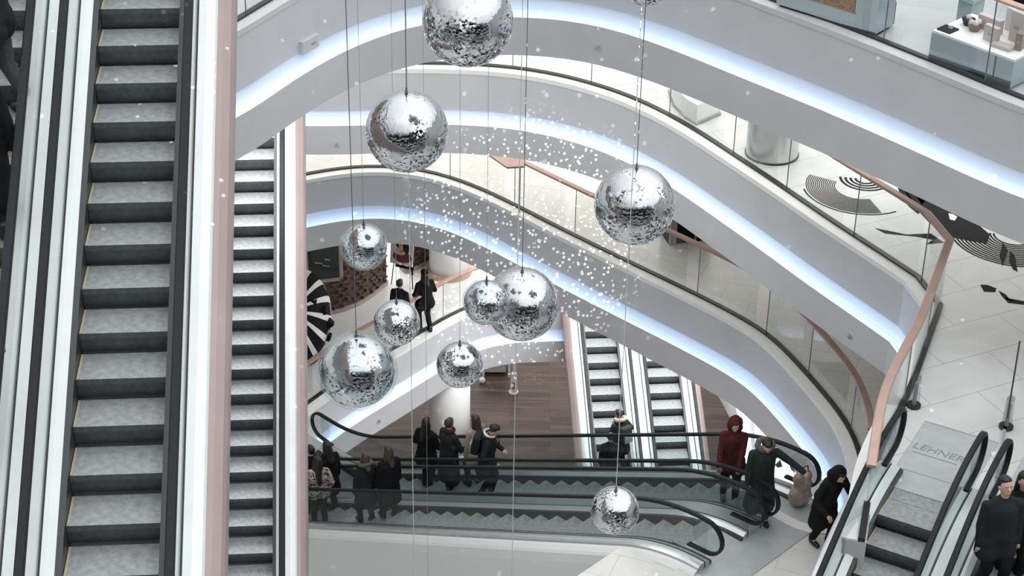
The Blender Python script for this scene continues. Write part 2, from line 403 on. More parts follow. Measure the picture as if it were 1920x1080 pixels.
def railing(label, P, z, h, seg=1.7, copper='copper', group=None, handoff=-.23, every=True):
    t = thing('glass_railing', label, 'railing', (P[0].x, P[0].y, z))
    off = Vector((P[0].x, P[0].y, z))
    Q = [p-Vector((P[0].x, P[0].y, 0)) for p in P]
    bm = bmesh.new(); sweep(bm, Q, [(-.28, 0), (-.28, .055), (-.19, .055), (-.19, 0)]); link('base_channel', bm, 'shoe', t)
    bm = bmesh.new(); a = handoff; sweep(bm, Q, [(a-.065, h-.04), (a-.065, h-.01), (a-.05, h), (a+.05, h), (a+.065, h-.01), (a+.065, h-.04)])
    link('handrail', bm, copper, t)
    L = [0]
    for p, q in zip(Q, Q[1:]): L.append(L[-1]+(q-p).length)
    n = max(1, round(L[-1]/seg)); N = normals(Q)
    for i in range(n):
        lo, hi = L[-1]*i/n, L[-1]*(i+1)/n
        idx = [k for k in range(len(Q)) if lo-1e-6 <= L[k] <= hi+1e-6]
        if len(idx) < 2: continue
        bm = bmesh.new(); sweep(bm, [Q[k] for k in idx], [(-.242, .05), (-.242, h-.03), (-.228, h-.03), (-.228, .05)])
        g = link('glass_panel', bm, 'glass', t)
        k = idx[0]; bm = bmesh.new(); p = Q[k]+N[k]*-.235
        box(bm, (p.x, p.y, h/2), (.016, .018, h-.06)); link('joint_seal', bm, 'glassedge', g)
    return t

# --- A: the nearest ring
PA = [W2(-12.5, 18.6), W2(-7.2, 22.6)] + px_pts([(446, 302), (530, 242), (616, 186), (680, 153), (736, 132), (778, 119), (860, 106), (952, 101), (1081, 111), (1180, 137), (1267, 170), (1400, 227), (1537, 284), (1734, 375), (1913, 457)], LV['A']-HH['A']) + [W2(11.5, 20.2), W2(20, 14)]
PA = offset(relax(resample(PA, .3), 6), -LOWOFF)
oA = make_level('A', dict(wall='wall_top', label='upper curved pale grey balcony front with long blue-white cove light'), PA,
                [W2(45, 14), W2(45, 75), W2(-45, 75), W2(-45, 18)], 'tileA', 'floor')
railing('glass railing above the uppermost grey balcony front, counters behind it', PA[10:-12], LV['A'], 1.3)
# --- B
Bc = px_pts([(597, 291), (720, 287), (859, 287), (985, 298), (1115, 333), (1190, 367), (1267, 414), (1316, 450), (1410, 518), (1511, 595), (1600, 658), (1660, 702)], LV['B']-HH['B'])
PB1 = relax(resample([W2(-20, 33.2), W2(-9, 33.6)] + Bc, .3), 6)
PB1 = offset(PB1, -LOWOFF)
cB = at(1732, 574, LV['B']); cB.z = 0
PB1 = PB1 + [PB1[-1].lerp(cB, k/8) for k in range(1, 9)]
q1 = px_pts([(1677, 725), (1623, 825), (1603, 872), (1580, 1010)], LV['B'])
PB2 = resample([cB]+q1, .3, False)
PB2 = relax(PB2, 3)
PB = PB1 + PB2[1:]
combB = px_pts([(1683, 893), (1788, 917), (1920, 948), (2500, 1085)], LV['B'])
make_level('B', dict(wall='wall_upper', label='second curved pale grey balcony front with blue-white cove light, turning a corner at right'), PB,
           combB+[W2(45, 8), W2(45, 80), W2(-45, 80), W2(-45, 33)], 'tile', 'floor.001')
railing('glass railing of the second balcony, copper handrail turning the corner toward the escalator', PB[20:], LV['B'], 1.2)
# --- C
Pc = px_pts([(579, 472), (631, 458), (700, 451), (764, 455), (803, 463), (895, 501), (985, 551), (1080, 602), (1163, 645), (1240, 685), (1300, 716), (1360, 750), (1407, 779), (1437, 802), (1468, 832)], LV['C']-HH['C'])
Pc = resample([W2(-14, 32.2), W2(-8, 35.2)]+Pc, .3)
Pc = offset(relax(Pc, 6), -LOWOFF)
Pc2 = px_pts([(1566, 800), (1586, 850), (1596, 905), (1594, 960), (1572, 995), (1530, 1000), (1480, 975), (1425, 935)], LV['C'])
PC = relax(resample(Pc[:-4]+Pc2, .3), 4)
az = radians(0)
FD = Vector((.725, -.689, 0)).normalized()      # plan direction of the lower escalators, going up
FN = Vector((FD.y, -FD.x, 0))                   # toward the camera (their right side)
FT = at(1392, 925, LV['C'])                     # their upper comb, far escalator
make_level('C', dict(wall='wall_middle', label='third curved pale grey balcony front with cove light and speckles of reflected light'), PC,
           [W2(FT.x, FT.y)+FD*.5+FN*.2, W2(FT.x, FT.y)+FD*.5+FN*2.4, W2(FT.x, FT.y)+FD*-.5+FN*2.5, W2(FT.x, FT.y)-FD*.5+FN*5, W2(14, 14), W2(45, 16), W2(45, 80), W2(-45, 80), W2(-45, 30)], 'tileC', 'floor.002')
pEnd = px_pts([(1597, 925)], LV['C'])[0]
railing('glass railing with slim copper handrail along the third balcony', PC[12:min(range(len(PC)), key=lambda i: (PC[i]-pEnd).length)], LV['C'], 1.17)
# --- D
Pd = px_pts([(575, 905), (628, 864), (678, 828), (740, 790), (803, 750), (860, 714), (907, 691), (966, 680), (1061, 678)], LV['D']-HH['D'])
Pd = [W2(-6.2, 33.6)] + Pd + [W2(3.0, 41.2), W2(4.6, 41.0)] + px_pts([(1340, 733), (1373, 793), (1390, 873), (1394, 960), (1396, 1060)], LV['D']-HH['D'])
PD = offset(relax(resample(Pd, .3), 4), -LOWOFF)
make_level('D', dict(wall='wall_lower', label='lowest curved pale grey balcony front with cove light above the wooden floor'), PD,
           [W2(20, 20), W2(45, 20), W2(45, 80), W2(-45, 80), W2(-45, 30), W2(-9, 30)], 'tileD', 'floor.003')
railing('glass railing with pale copper handrail beside the lattice shopfront', PD[5:40], LV['D'], 1.1, seg=1.9)
# --- E ground floor
bm = bmesh.new(); poly(bm, [W2(-60, -5), W2(60, -5), W2(60, 90), W2(-60, 90)], 0, -.3); f = struct(link('floor', bm, 'tileE')); f.name = 'floor.005'
bm = bmesh.new(); poly(bm, px_pts([(250, 500), (1700, 500), (1560, 800), (1560, 965), (300, 965)], 0), .012, -.1); f = struct(link('floor', bm, 'wood')); f.name = 'floor.006'
# the side of the atrium the photograph is taken from: its own balconies, walkway under the camera on top
for i, (zz, yy) in enumerate(((27.35, -.7), (22.5, -3.5), (17.9, -4), (13.8, -4.5), (9.6, -5), (4.2, -5.5))):
    bm = bmesh.new(); box(bm, (0, (yy-16)/2, zz-.7), (60, yy+16, 1.4)); f = struct(link('floor', bm, 'fascia')); f.name = 'floor.%03d' % (10+i)
bm = bmesh.new(); box(bm, (0, -16.2, 16), (92, .4, 34)); struct(link('wall_front', bm, 'riser'))
# back walls far behind, closing the place
bm = bmesh.new(); box(bm, (0, 76, 18), (95, .5, 38)); struct(link('wall_back', bm, 'white'))
bm = bmesh.new(); box(bm, (46, 35, 18), (.5, 95, 38)); struct(link('wall_right', bm, 'white'))
bm = bmesh.new(); box(bm, (-46, 35, 18), (.5, 95, 38)); struct(link('wall_left', bm, 'white'))

# ------------------------------------------------------------------ escalators
SL = radians(27); RISE = .4*math.tan(SL)
def profile_path(n, fb, ft):
    """(y,z) of the nose line with rounded transitions"""
    L = n*.4; H = n*RISE
    pts = []
    def arc(y0, y1, z0, s0, s1, k=8):
        z = z0; out = [(y0, z0)]
        for i in range(k):
            s = s0+(s1-s0)*(i+.5)/k; z += s*(y1-y0)/k; out.append((y0+(y1-y0)*(i+1)/k, z))
        return out
    t = math.tan(SL); r = .8
    if fb > 0: pts += [(-fb, 0)] + arc(-r, r, 0, 0, t)
    else: pts += [(0, 0)]
    if ft > 0: pts += arc(L-r, L+r, H-r*t, t, 0)+[(L+ft, H)]
    else: pts += [(L, H)]
    return pts
def sweepY(bm, path, sec, mi=None, closed=True):
    rings = [[bm.verts.new((x, y, z+h)) for x, h in sec] for y, z in path]
    k = len(sec)
    for a, b in zip(rings, rings[1:]):
        for j in range(k if closed else k-1):
            f = bm.faces.new((a[j], a[(j+1) % k], b[(j+1) % k], b[j]))
            if mi: f.material_index = mi[j]
    if closed: bm.faces.new(rings[0][::-1]); bm.faces.new(rings[-1])
def rail_belt(bm, path, x, w=.08, th=.045):
    """flat rubber belt following a path in the YZ plane"""
    rings = []
    for i, p in enumerate(path):
        a = path[max(0, i-1)]; b = path[min(len(path)-1, i+1)]
        ty, tz = b[0]-a[0], b[1]-a[1]; l = math.hypot(ty, tz) or 1; ty /= l; tz /= l; ny, nz = -tz, ty
        sec = [(-w/2, -th*.5), (-w/2, th*.15), (-w*.36, th*.5), (w*.36, th*.5), (w/2, th*.15), (w/2, -th*.5)]
        rings.append([bm.verts.new((x+s, p[0]+ny*h, p[1]+nz*h)) for s, h in sec])
    for a, b in zip(rings, rings[1:]):
        for j in range(6): bm.faces.new((a[j], a[(j+1) % 6], b[(j+1) % 6], b[j]))
    bm.faces.new(rings[0][::-1]); bm.faces.new(rings[-1])
def step_mesh(hw):
    bm = bmesh.new()
    prof = [(0, 0), (.395, 0), (.395, -.03), (.10, -.03), (.075, -RISE), (.045, -RISE), (.02, -.12), (-.004, -.05)]
    vl = [bm.verts.new((-hw, y, z)) for y, z in prof]; vr = [bm.verts.new((hw, y, z)) for y, z in prof]
    k = len(prof)
    for j in range(k):
        f = bm.faces.new((vl[j], vl[(j+1) % k], vr[(j+1) % k], vr[j])); f.material_index = 0 if j == 0 else 1
    bm.faces.new(vl); bm.faces.new(vr[::-1])
    box(bm, (-hw+.012, .20, .0012), (.018, .38, .003), mi=2)
    me = bpy.data.meshes.new('step'); bmesh.ops.recalc_face_normals(bm, faces=bm.faces); bm.to_mesh(me); bm.free()
    for m in ('tread', 'riser', 'yellow'): me.materials.append(M[m])
    return me
STEP = step_mesh(.375)
def escalator(label, loc, rz, n, fb=0, ft=0, left='shared', right='clad', glass='glass_g', newel_bottom=False, newel_top=False, group=None, hr='black', deck='metal2', cladmat='clad', truss=True, deckh=.05):
    """loc: nose of the lowest inclined step; local +Y climbs"""
    t = thing('escalator', label, 'escalator', loc, rz, group)
    for i in range(-int(fb/.4), n+int(ft/.4)+1):
        s = bpy.data.objects.new('step', STEP); COL.objects.link(s); s.parent = t
        j = min(max(i, 0), n); s.location = (0, i*.4, j*RISE - (.0 if i >= 0 else .0))
    path = profile_path(n, fb, ft)
    def shrink(p, a, b):
        return [q for q in p if q[0] >= p[0][0]+a and q[0] <= p[-1][0]-b]
    for sx, side in ((-1, left), (1, right)):
        d = deckh
        bm = bmesh.new(); sweepY(bm, path, [(sx*.379, -.32), (sx*.379, d+.02), (sx*.43, d+.03), (sx*.43, -.32)]); link('skirt_panel', bm, 'dark', t)
        bm = bmesh.new(); sweepY(bm, path, [(sx*.431, -.1), (sx*.431, d+.03), (sx*.50, d+.075), (sx*.538, d+.08), (sx*.538, -.1)]); link('inner_deck', bm, deck, t)
        bm = bmesh.new(); sweepY(bm, path, [(sx*.539, -.08), (sx*.539, d+.06), (sx*.567, d+.06), (sx*.567, -.08)]); link('glass_slot', bm, 'dark', t)
        end = .72 if side == 'shared' else .64
        sec = [(sx*.568, -.1), (sx*.568, d+.08), (sx*end, d+.08)]
        if side == 'shared': sec += [(sx*end, -.1)]; 
        else: sec += [(sx*(end+.04), d+.07), (sx*(end+.08), d+.045), (sx*(end+.10), d+.01), (sx*(end+.10), -.1)]
        bm = bmesh.new(); sweepY(bm, path, sec); o = link('outer_deck', bm, deck, t)
        if side != 'shared':
            bm = bmesh.new(); sweepY(bm, path, [(sx*(end+.08), d), (sx*(end+.10), d+.012), (sx*(end+.15), d-.01), (sx*(end+.22), d-.07), (sx*(end+.25), d-.12), (sx*(end+.26), -.25), (sx*(end+.14), -1.3), (sx*(end+.08), -1.3)])
            link('side_cladding', bm, cladmat, t)
        hp = [(y, z+.95) for y, z in path]
        gp = path
        if newel_top:
            gp = [q for q in gp]
        bm = bmesh.new(); sweepY(bm, gp, [(sx*.547, d+.05), (sx*.547, .92), (sx*.559, .92), (sx*.559, d+.05)]); link('balustrade_glass', bm, glass, t)
        R = .31
        full = list(hp)
        if newel_top:
            y1, z1 = hp[-1]
            full += [(y1+R*sin(a), z1-R+R*cos(a)) for a in [pi*k/12 for k in range(1, 13)]] + [(y1-.35, z1-2*R-.03)]
            # rounded glass end
            bm = bmesh.new(); cyl(bm, (0, 0, 0), R-.02, .012, 32)
            for v in bm.verts: v.co = Vector((sx*.553+v.co.z, y1+v.co.x, z1-R+v.co.y))
            link('balustrade_end_glass', bm, glass, t)
        if newel_bottom:
            y0, z0 = hp[0]
            full = [(y0+.35, z0-2*R-.03)] + [(y0-R*sin(a), z0-R+R*cos(a)) for a in [pi*k/12 for k in range(12, 0, -1)]] + full
            bm = bmesh.new(); cyl(bm, (0, 0, 0), R-.02, .012, 32)
            for v in bm.verts: v.co = Vector((sx*.553+v.co.z, y0+v.co.x, z0-R+v.co.y))
            link('balustrade_end_glass', bm, glass, t)
        bm = bmesh.new(); rail_belt(bm, full, sx*.553); link('handrail', bm, hr, t, smooth=False)
    if truss:
        bm = bmesh.new(); sweepY(bm, path, [(-.70, -1.25), (-.70, -.45), (.70, -.45), (.70, -1.25)]); link('truss', bm, 'soffit', t)
    return t
AZ = radians(5)      # rotation.z for a climb direction 5 degrees left of the view
def dirv(rz): return Vector((-sin(rz), cos(rz), 0))
def rightv(rz): return Vector((cos(rz), sin(rz), 0))
def lowest(anchor, rz, k): return anchor - (dirv(rz)*.4+Vector((0, 0, RISE)))*k
def atZ(px, py, Z): return Vector((0, 0, CH)) + (FW + RR*((px-960)/FPX) + UU*((540-py)/FPX))*Z
aL = atZ(236, 540, 16.6)
aL = lowest(aL, AZ, 10)
escalator('nearest escalator, wide run of grey steps climbing at the left of the picture', aL, AZ, 22, group=None, glass='glass')
escalator('escalator cut by the left picture edge, carrying a passenger in black', aL-rightv(AZ)*1.40, AZ, 22, right='shared', glass='glass')
aE = atZ(468, 600, 30.5); aE = lowest(aE, AZ, 14)
escalator('lower narrow escalator seen behind the rose cladding of the nearest one', aE, AZ, 24, glass='glass')
aP = atZ(1137, 740, 46.6)
aP = lowest(aP, AZ, 0); k = round(aP.z/RISE); aP = lowest(aP, AZ, k)
escalator('distant escalator with a rider in a fur collar, left of the pair', aP, AZ, 21, left='clad', right='shared', newel_bottom=True, fb=1.2, group=None)
escalator('distant empty escalator, right of the pair above the wooden floor', aP+rightv(AZ)*1.44, AZ, 21, left='shared', right='clad', fb=1.2, newel_bottom=True)
# crossing escalators in the foreground of the lower floors
rzF = atan2(-FD.x, FD.y)
nF = int((LV['C']-LV['D'])/RISE)
F0 = Vector((FT.x, FT.y, LV['C'])) - FD*.4*nF - Vector((0, 0, RISE*nF))
f1 = escalator('far one of the two crossing escalators, dark zigzag steps and black handrail', F0, rzF, nF, fb=1.2, ft=.8, left='clad', right='shared', newel_top=True, newel_bottom=True, deck='metal', truss=True)
f2 = escalator('near one of the two crossing escalators, riders with their backs turned', F0+FN*1.44, rzF, nF, fb=1.2, ft=.8, left='shared', right='clad', newel_top=True, newel_bottom=True, deck='metal', cladmat='white')
# escalators leaving the second floor at the right
N1 = at(1692, 757, LV['B']+.98); N2 = at(1848, 803, LV['B']+.98)
v = (N2-N1); v.z = 0; v.normalize()               # plan direction left handrail -> right handrail
gd = Vector((-v.y, v.x, 0))                      # climb direction (away from the camera)
if gd.y < 0: gd = -gd
rzG = atan2(-gd.x, gd.y)
cG = (N1+N2)/2 + gd*.15; cG.z = LV['B']
nG = int((LV['B']-LV['C'])/RISE)
gft = 1.0
G0 = cG - gd*(.31+gft) - gd*.4*nG - Vector((0, 0, RISE*nG))
g1 = escalator('escalator going down at right beside the copper handrail, steel landing plate at its head', G0, rzG, nG, ft=gft, fb=.8, left='clad', right='shared', newel_top=True, newel_bottom=True, cladmat='metal')
g2 = escalator('escalator at the right edge with riders coming up', G0+rightv(rzG)*1.44, rzG, nG, ft=gft, fb=.8, left='shared', right='clad', newel_top=True, newel_bottom=True, cladmat='metal')
GESC = [g1, g2]
for gt in (f1, f2):
    for (ya, yb, zz) in ((nF*.4+.25, nF*.4+1.45, nF*RISE), (-2.2, -1.0, 0)):
        bm = bmesh.new(); box(bm, (0, (ya+yb)/2, zz-.02), (1.44, yb-ya, .07)); link('landing_plate', bm, 'plate', gt)
# ------------------------------------------------------------------ mirror balls
def uvsphere(bm, r, c=(0, 0, 0), seg=64, rings=40, mi=0):
    k = bmesh.ops.create_uvsphere(bm, u_segments=seg, v_segments=rings, radius=r)
    for v in k['verts']: v.co += Vector(c)
    for f in set(f for v in k['verts'] for f in v.link_faces): f.material_index = mi
BALLM = {}
def mirror_ball(px, py, rpx, diam, label, material='chip', shell=False, pale=False, wiretop=34.0, group='mirror balls hanging in the atrium'):
    Z = diam*.5*FPX/rpx
    p = atZ(px, py, Z); r = diam/2
    t = thing('mirror_ball', label, 'mirror ball', p, 0, group)
    bm = bmesh.new(); rb = r*(.93 if shell else 1); uvsphere(bm, rb); link('ball', bm, material, t, smooth=True)
    bm = bmesh.new(); cyl(bm, (0, 0, r+.004), .018, .022, 16); cyl(bm, (0, 0, r+.03), .009, .06, 12); link('hanging_cap', bm, 'wire', t)
    bm = bmesh.new(); cyl(bm, (0, 0, (r+.05+wiretop-p.z)/2), .0042 if (diam > .6 or pale) else .0022, wiretop-p.z-r-.05, 8); link('wire', bm, 'wirel' if pale else ('wire' if diam > .6 else 'wiref'), t)
    if shell:
        bm = bmesh.new(); uvsphere(bm, r); link('clear_shell', bm, 'shell', t, smooth=True)
    return t
mirror_ball(877, 40, 86, .80, 'large mirror ball at the top centre, cut by the picture edge')
mirror_ball(763, 246, 78, .80, 'large mirror ball in front of the second balcony front, upper left of the group')
mirror_ball(1190, 384, 76, .80, 'large mirror ball hanging alone at right, overlapping a copper handrail')
mirror_ball(978, 570, 70, .80, 'large mirror ball in the middle, partly covering a smaller pale ball', 'chip2')
mirror_ball(670, 694, 76, .80, 'lowest large mirror ball at left, near the striped sculpture', shell=True)
mirror_ball(683, 462, 46, .50, 'small mirror ball in front of the framed dark screen', 'chip2', shell=True)
mirror_ball(744, 605, 44, .50, 'small mirror ball in front of the woman by the easel', 'chip2')
mirror_ball(862, 684, 44, .50, 'small mirror ball just above the white column', 'chip2')
mirror_ball(912, 567, 46, .50, 'small pale mirror ball half hidden behind the large middle one', 'chip2', shell=True)
mirror_ball(1213, -30, 42, .50, 'small mirror ball whose underside just shows at the top edge')
mirror_ball(1153, 957, 46, .50, 'small mirror ball low over the crossing escalators', 'chip2', pale=True)
for (px, py, zt) in ((778, 1180, 30), (804, 1220, 30), (957, 1210, 30)):
    mirror_ball(px, py, 38, .50, {778: 'mirror ball on the long wire left of the wooden floor, below the picture', 804: 'mirror ball on the wire beside the white column, below the picture', 957: 'mirror ball on the pale wire over the crossing escalators, below the picture'}[px], 'chip2', pale=px != 804)

# added unseen spot lights imitating the specks that the mirror balls throw
def speck_lamp(name, loc, target, cone, power, scale, thr, seed, blend=.5):
    d = bpy.data.lights.new(name, 'SPOT'); d.energy = power; d.spot_size = cone; d.spot_blend = blend; d.shadow_soft_size = .0
    d.use_nodes = True; n = d.node_tree.nodes; l = d.node_tree.links
    em = n['Emission']; tc = n.new('ShaderNodeTexCoord'); v = n.new('ShaderNodeTexVoronoi'); v.inputs['Scale'].default_value = scale
    ad = n.new('ShaderNodeVectorMath'); ad.operation = 'ADD'; ad.inputs[1].default_value = (seed, seed*.7, seed*.3)
    l.new(tc.outputs['Normal'], ad.inputs[0]); l.new(ad.outputs[0], v.inputs['Vector'])
    m = n.new('ShaderNodeMath'); m.operation = 'LESS_THAN'; m.inputs[1].default_value = thr; l.new(v.outputs['Distance'], m.inputs[0])
    l.new(m.outputs[0], em.inputs['Strength'])
    o = bpy.data.objects.new(name, d); COL.objects.link(o); o.location = loc
    o.rotation_euler = (Vector(target)-Vector(loc)).to_track_quat('-Z', 'Y').to_euler()
    return o
tc_ = at(960, 450, 8.9)
speck_lamp('added_speck_spot', (1.5, 3, 31), at(975, 468, 8.9), radians(8.6), 95000, 380, .28, 3.1, .7)
speck_lamp('added_speck_spot', (-1, 3, 31), at(720, 400, 9), radians(24), 22000, 90, .11, 1.7, .5)
speck_lamp('added_speck_spot', (2, 3, 32), at(1300, 250, 15), radians(38), 16000, 60, .07, 5.3, .4)
speck_lamp('added_speck_spot', (0, 3, 32), at(600, 150, 16), radians(26), 10000, 60, .07, 8.3, .4)

# ------------------------------------------------------------------ people
class Soft:
    """closed primitives that a voxel remesh fuses into one continuous surface"""
    def __init__(s): s.bm = bmesh.new()
    def ell(s, c, r, rot=None):
        k = bmesh.ops.create_icosphere(s.bm, subdivisions=3, radius=1)
        for v in k['verts']:
            p = Vector((v.co.x*r[0], v.co.y*r[1], v.co.z*r[2]))
            if rot is not None: p = rot @ p
            v.co = p+Vector(c)
    def cap(s, p0, r0, p1, r1, seg=14):
        p0, p1 = Vector(p0), Vector(p1); ax = (p1-p0); L = ax.length; ax = ax/L if L > 1e-6 else Vector((0, 0, 1))
        u = ax.cross(Vector((0, 0, 1)) if abs(ax.z) < .9 else Vector((1, 0, 0))).normalized(); w = ax.cross(u)
        st = [(p0, r0, -pi/2+pi/2*i/4) for i in range(1, 5)]+[(p1, r1, pi/2*i/4) for i in range(0, 4)]
        rings = []
        for c, r, a in st:
            rings.append([s.bm.verts.new(c+ax*(r*sin(a))+(u*cos(2*pi*j/seg)+w*sin(2*pi*j/seg))*(r*cos(a))) for j in range(seg)])
        a0 = s.bm.verts.new(p0-ax*r0); a1 = s.bm.verts.new(p1+ax*r1)
        for j in range(seg):
            s.bm.faces.new((a0, rings[0][(j+1) % seg], rings[0][j])); s.bm.faces.new((a1, rings[-1][j], rings[-1][(j+1) % seg]))
        for A, B in zip(rings, rings[1:]):
            for j in range(seg): s.bm.faces.new((A[j], A[(j+1) % seg], B[(j+1) % seg], B[j]))
    def chain(s, pts):
        for (a, ra), (b, rb) in zip(pts, pts[1:]): s.cap(a, ra, b, rb)
    def done(s, name, m, parent, voxel=.014, smooth=2, noise=0):
        me = bpy.data.meshes.new(name); s.bm.to_mesh(me); s.bm.free()
        o = bpy.data.objects.new(name, me); COL.objects.link(o)
        r = o.modifiers.new('r', 'REMESH'); r.mode = 'VOXEL'; r.voxel_size = voxel
        sm = o.modifiers.new('s', 'SMOOTH'); sm.iterations = smooth; sm.factor = .5
        if noise:
            tx = bpy.data.textures.new(name, 'CLOUDS'); tx.noise_scale = .09
            dm = o.modifiers.new('d', 'DISPLACE'); dm.texture = tx; dm.strength = noise; dm.mid_level = .5; dm.texture_coords = 'LOCAL'
        dg = bpy.context.evaluated_depsgraph_get(); dg.update()
        me2 = bpy.data.meshes.new_from_object(o.evaluated_get(dg)); me2.name = name
        o.modifiers.clear(); o.data = me2; me2.materials.clear(); me2.materials.append(M[m] if isinstance(m, str) else m)
        for p in me2.polygons: p.use_smooth = True
        o.parent = parent
        return o

def ik(a, b, l1, l2, pole):
    a, b, pole = Vector(a), Vector(b), Vector(pole); d = b-a; L = min(d.length, (l1+l2)*.995)
    d.normalize(); b = a+d*L
    x = (l1*l1-l2*l2+L*L)/(2*L); h = sqrt(max(0, l1*l1-x*x))
    q = pole-d*pole.dot(d); q.normalize()
    return a+d*x+q*h, b

def person(label, loc, rz, h=1.72, top='blk', legs='blk2', hair='hair', lean=0.0, headp=0.0, heady=0.0, L=(-.24, .05, .80), R=(.24, .05, .80),
           coat=.55, hairlen=0, hood=None, hat=None, bag=None, stride=.08, sit=False, eyes=False, scarf=None, bagmat='blk2', width=1.0, facehi=False, step=0, knees=None):
    """label, foot point on what carries the person, facing (local +Y); hands L/R are targets in metres"""
    k = h/1.72; t = thing('person', label, 'person', loc, rz)
    RX = Matrix.Rotation(-lean, 3, 'X'); piv = Vector((0, 0, .93))
    def up(x, y, z): return (piv + RX @ (Vector((x, y, z))-piv))*k
    def lo(x, y, z): return Vector((x, y, z))*k
    hip = .93
    # joints
    hipL, hipR = lo(-.095, 0, .90), lo(.095, 0, .90)
    anL, anR = lo(-.10, stride, .085), lo(.10, -stride, .085+step)
    knL, _ = ik(hipL, anL, .43*k, .42*k, (0, 1, 0)); knR, _ = ik(hipR, anR, .43*k, .42*k, (0, 1, 0))
    shL, shR = up(-.178*width, 0, 1.375), up(.178*width, 0, 1.375)
    haL = Vector(L)*k; haR = Vector(R)*k
    elL, wrL = ik(shL, haL, .29*k, .26*k, (-.5, -.8, -.4)); elR, wrR = ik(shR, haR, .29*k, .26*k, (.5, -.8, -.4))
    # head frame
    HM = Matrix.Rotation(heady, 3, 'Z') @ Matrix.Rotation(-lean*.5-headp, 3, 'X')
    nk = up(0, .005, 1.49)
    def hd(x, y, z): return nk + HM @ Vector((x, y, z))*k
    s = Soft()
    s.chain([(up(0, 0, .93), .125*k), (up(0, 0, 1.08), .11*k), (up(0, 0, 1.27), .125*k), (up(0, 0, 1.36), .10*k)])
    s.chain([(up(-.08, 0, 1.30), .105*k), (shL, .055*k)]); s.chain([(up(.08, 0, 1.30), .105*k), (shR, .055*k)])
    s.chain([(up(0, 0, 1.38), .07*k), (nk, .052*k), (hd(0, .01, .06), .055*k)])
    s.ell(hd(0, .02, .145), (.076*k, .094*k, .112*k), HM); s.ell(hd(0, .045, .075), (.052*k, .056*k, .055*k), HM)
    s.cap(hd(0, .105, .135), .011*k, hd(0, .125, .105), .014*k)            # nose
    for sx in (-1, 1):
        s.ell(hd(sx*.077, .01, .125), (.012*k, .022*k, .032*k), HM)        # ears
        s.ell(hd(sx*.03, .103, .150), (.020*k, .012*k, .008*k), HM)        # brow
    s.ell(hd(0, .098, .072), (.024*k, .012*k, .010*k), HM)                 # lips
    for sh, el, wr, hn, sx in ((shL, elL, wrL, haL, -1), (shR, elR, wrR, haR, 1)):
        s.chain([(sh, .05*k), (el, .038*k), (wr, .026*k)])
        d = (wr-el).normalized(); side = d.cross(Vector((0, 0, 1)))
        side = Vector((1, 0, 0)) if side.length < .2 else side.normalized(); nrm = side.cross(d)
        palm = wr+d*.055*k
        s.chain([(wr, .026*k), (wr+d*.03*k, .032*k)]); s.cap(palm-side*.02*k, .022*k, palm+side*.02*k, .022*k)
        for j, (o_, ln) in enumerate(((-.033, .062), (-.011, .074), (.011, .070), (.032, .055))):
            a = palm+side*o_*k+d*.018*k; b = a+(d*.8-nrm*.45)*ln*.55*k; c = b+(d*.25-nrm*.9)*ln*.5*k
            s.chain([(a, .0105*k), (b, .0095*k), (c, .008*k)])
        a = palm-side*sx*.028*k-d*.03*k; b = a+(-side*sx*.7+d*.6-nrm*.3).normalized()*.035*k; c = b+(d*.8-nrm*.5).normalized()*.03*k
        s.chain([(a, .0125*k), (b, .011*k), (c, .009*k)])
    for hp_, kn, an in ((hipL, knL, anL), (hipR, knR, anR)):
        s.chain([(hp_, .088*k), (kn, .056*k), (an, .038*k), (an+lo(0, .12, -.045), .034*k)])
    s.done('body', 'skin', t, .0085 if facehi else .0105, 2)
    # trousers and boots
    s = Soft(); s.chain([(up(0, 0, .98), .14*k), (lo(0, 0, .90), .145*k)])
    for hp_, kn, an in ((hipL, knL, anL), (hipR, knR, anR)):
        s.chain([(hp_, .105*k), (kn, .075*k), (an+lo(0, 0, .04), .06*k)])
    s.done('trousers', legs, t, .018, 2)
    for an in (anL, anR):
        s = Soft(); s.chain([(an+lo(0, -.02, .06), .055*k), (an+lo(0, -.02, -.035), .052*k), (an+lo(0, .14, -.04), .044*k)])
        o = s.done('boot', 'boot', t, .014, 2)
        for v in o.data.vertices: v.co.z = max(v.co.z, .0)
    # coat: torso, skirt of the coat and sleeves in one piece
    s = Soft()
    hem = .93-coat*.85
    s.chain([(up(0, 0, 1.30), .155*k*width), (up(0, 0, 1.10), .15*k*width), (up(0, -.01, .95), .165*k*width)])
    for sx in (-1, 1): s.chain([(up(sx*.07, 0, 1.28), .13*k), (up(sx*.06, 0, 1.0), .135*k)])
    s.chain([(up(-.10, 0, 1.31), .10*k), (shL, .068*k)]); s.chain([(up(.10, 0, 1.31), .10*k), (shR, .068*k)])
    for sh in (shL, shR): s.cap(nk-Vector((0, 0, .05*k)), .075*k, sh.lerp(nk, .12)-Vector((0, 0, .015*k)), .066*k)
    for q in range(3):
        f = q/2; zc = .93+(hem-.93)*f
        for sx in (-1, 1):
            s.cap(lo(sx*.06, 0, .93), .14*k, lo(sx*(.065+.03*f), 0, max(zc+.08, .3)), (.14+.03*f)*k)
    s.chain([(up(0, 0, 1.40), .085*k), (up(0, -.005, 1.46), .072*k)])
    for sh, el, wr in ((shL, elL, wrL), (shR, elR, wrR)):
        s.chain([(sh, .068*k), (el, .060*k), (wr-(wr-el).normalized()*.01, .048*k)])
    s.done('coat', top, t, .017, 2, .012)
    # hair
    s = Soft()
    s.ell(hd(0, -.012, .165), (.088*k, .098*k, .102*k), HM); s.ell(hd(0, .035, .215), (.068*k, .062*k, .042*k), HM)
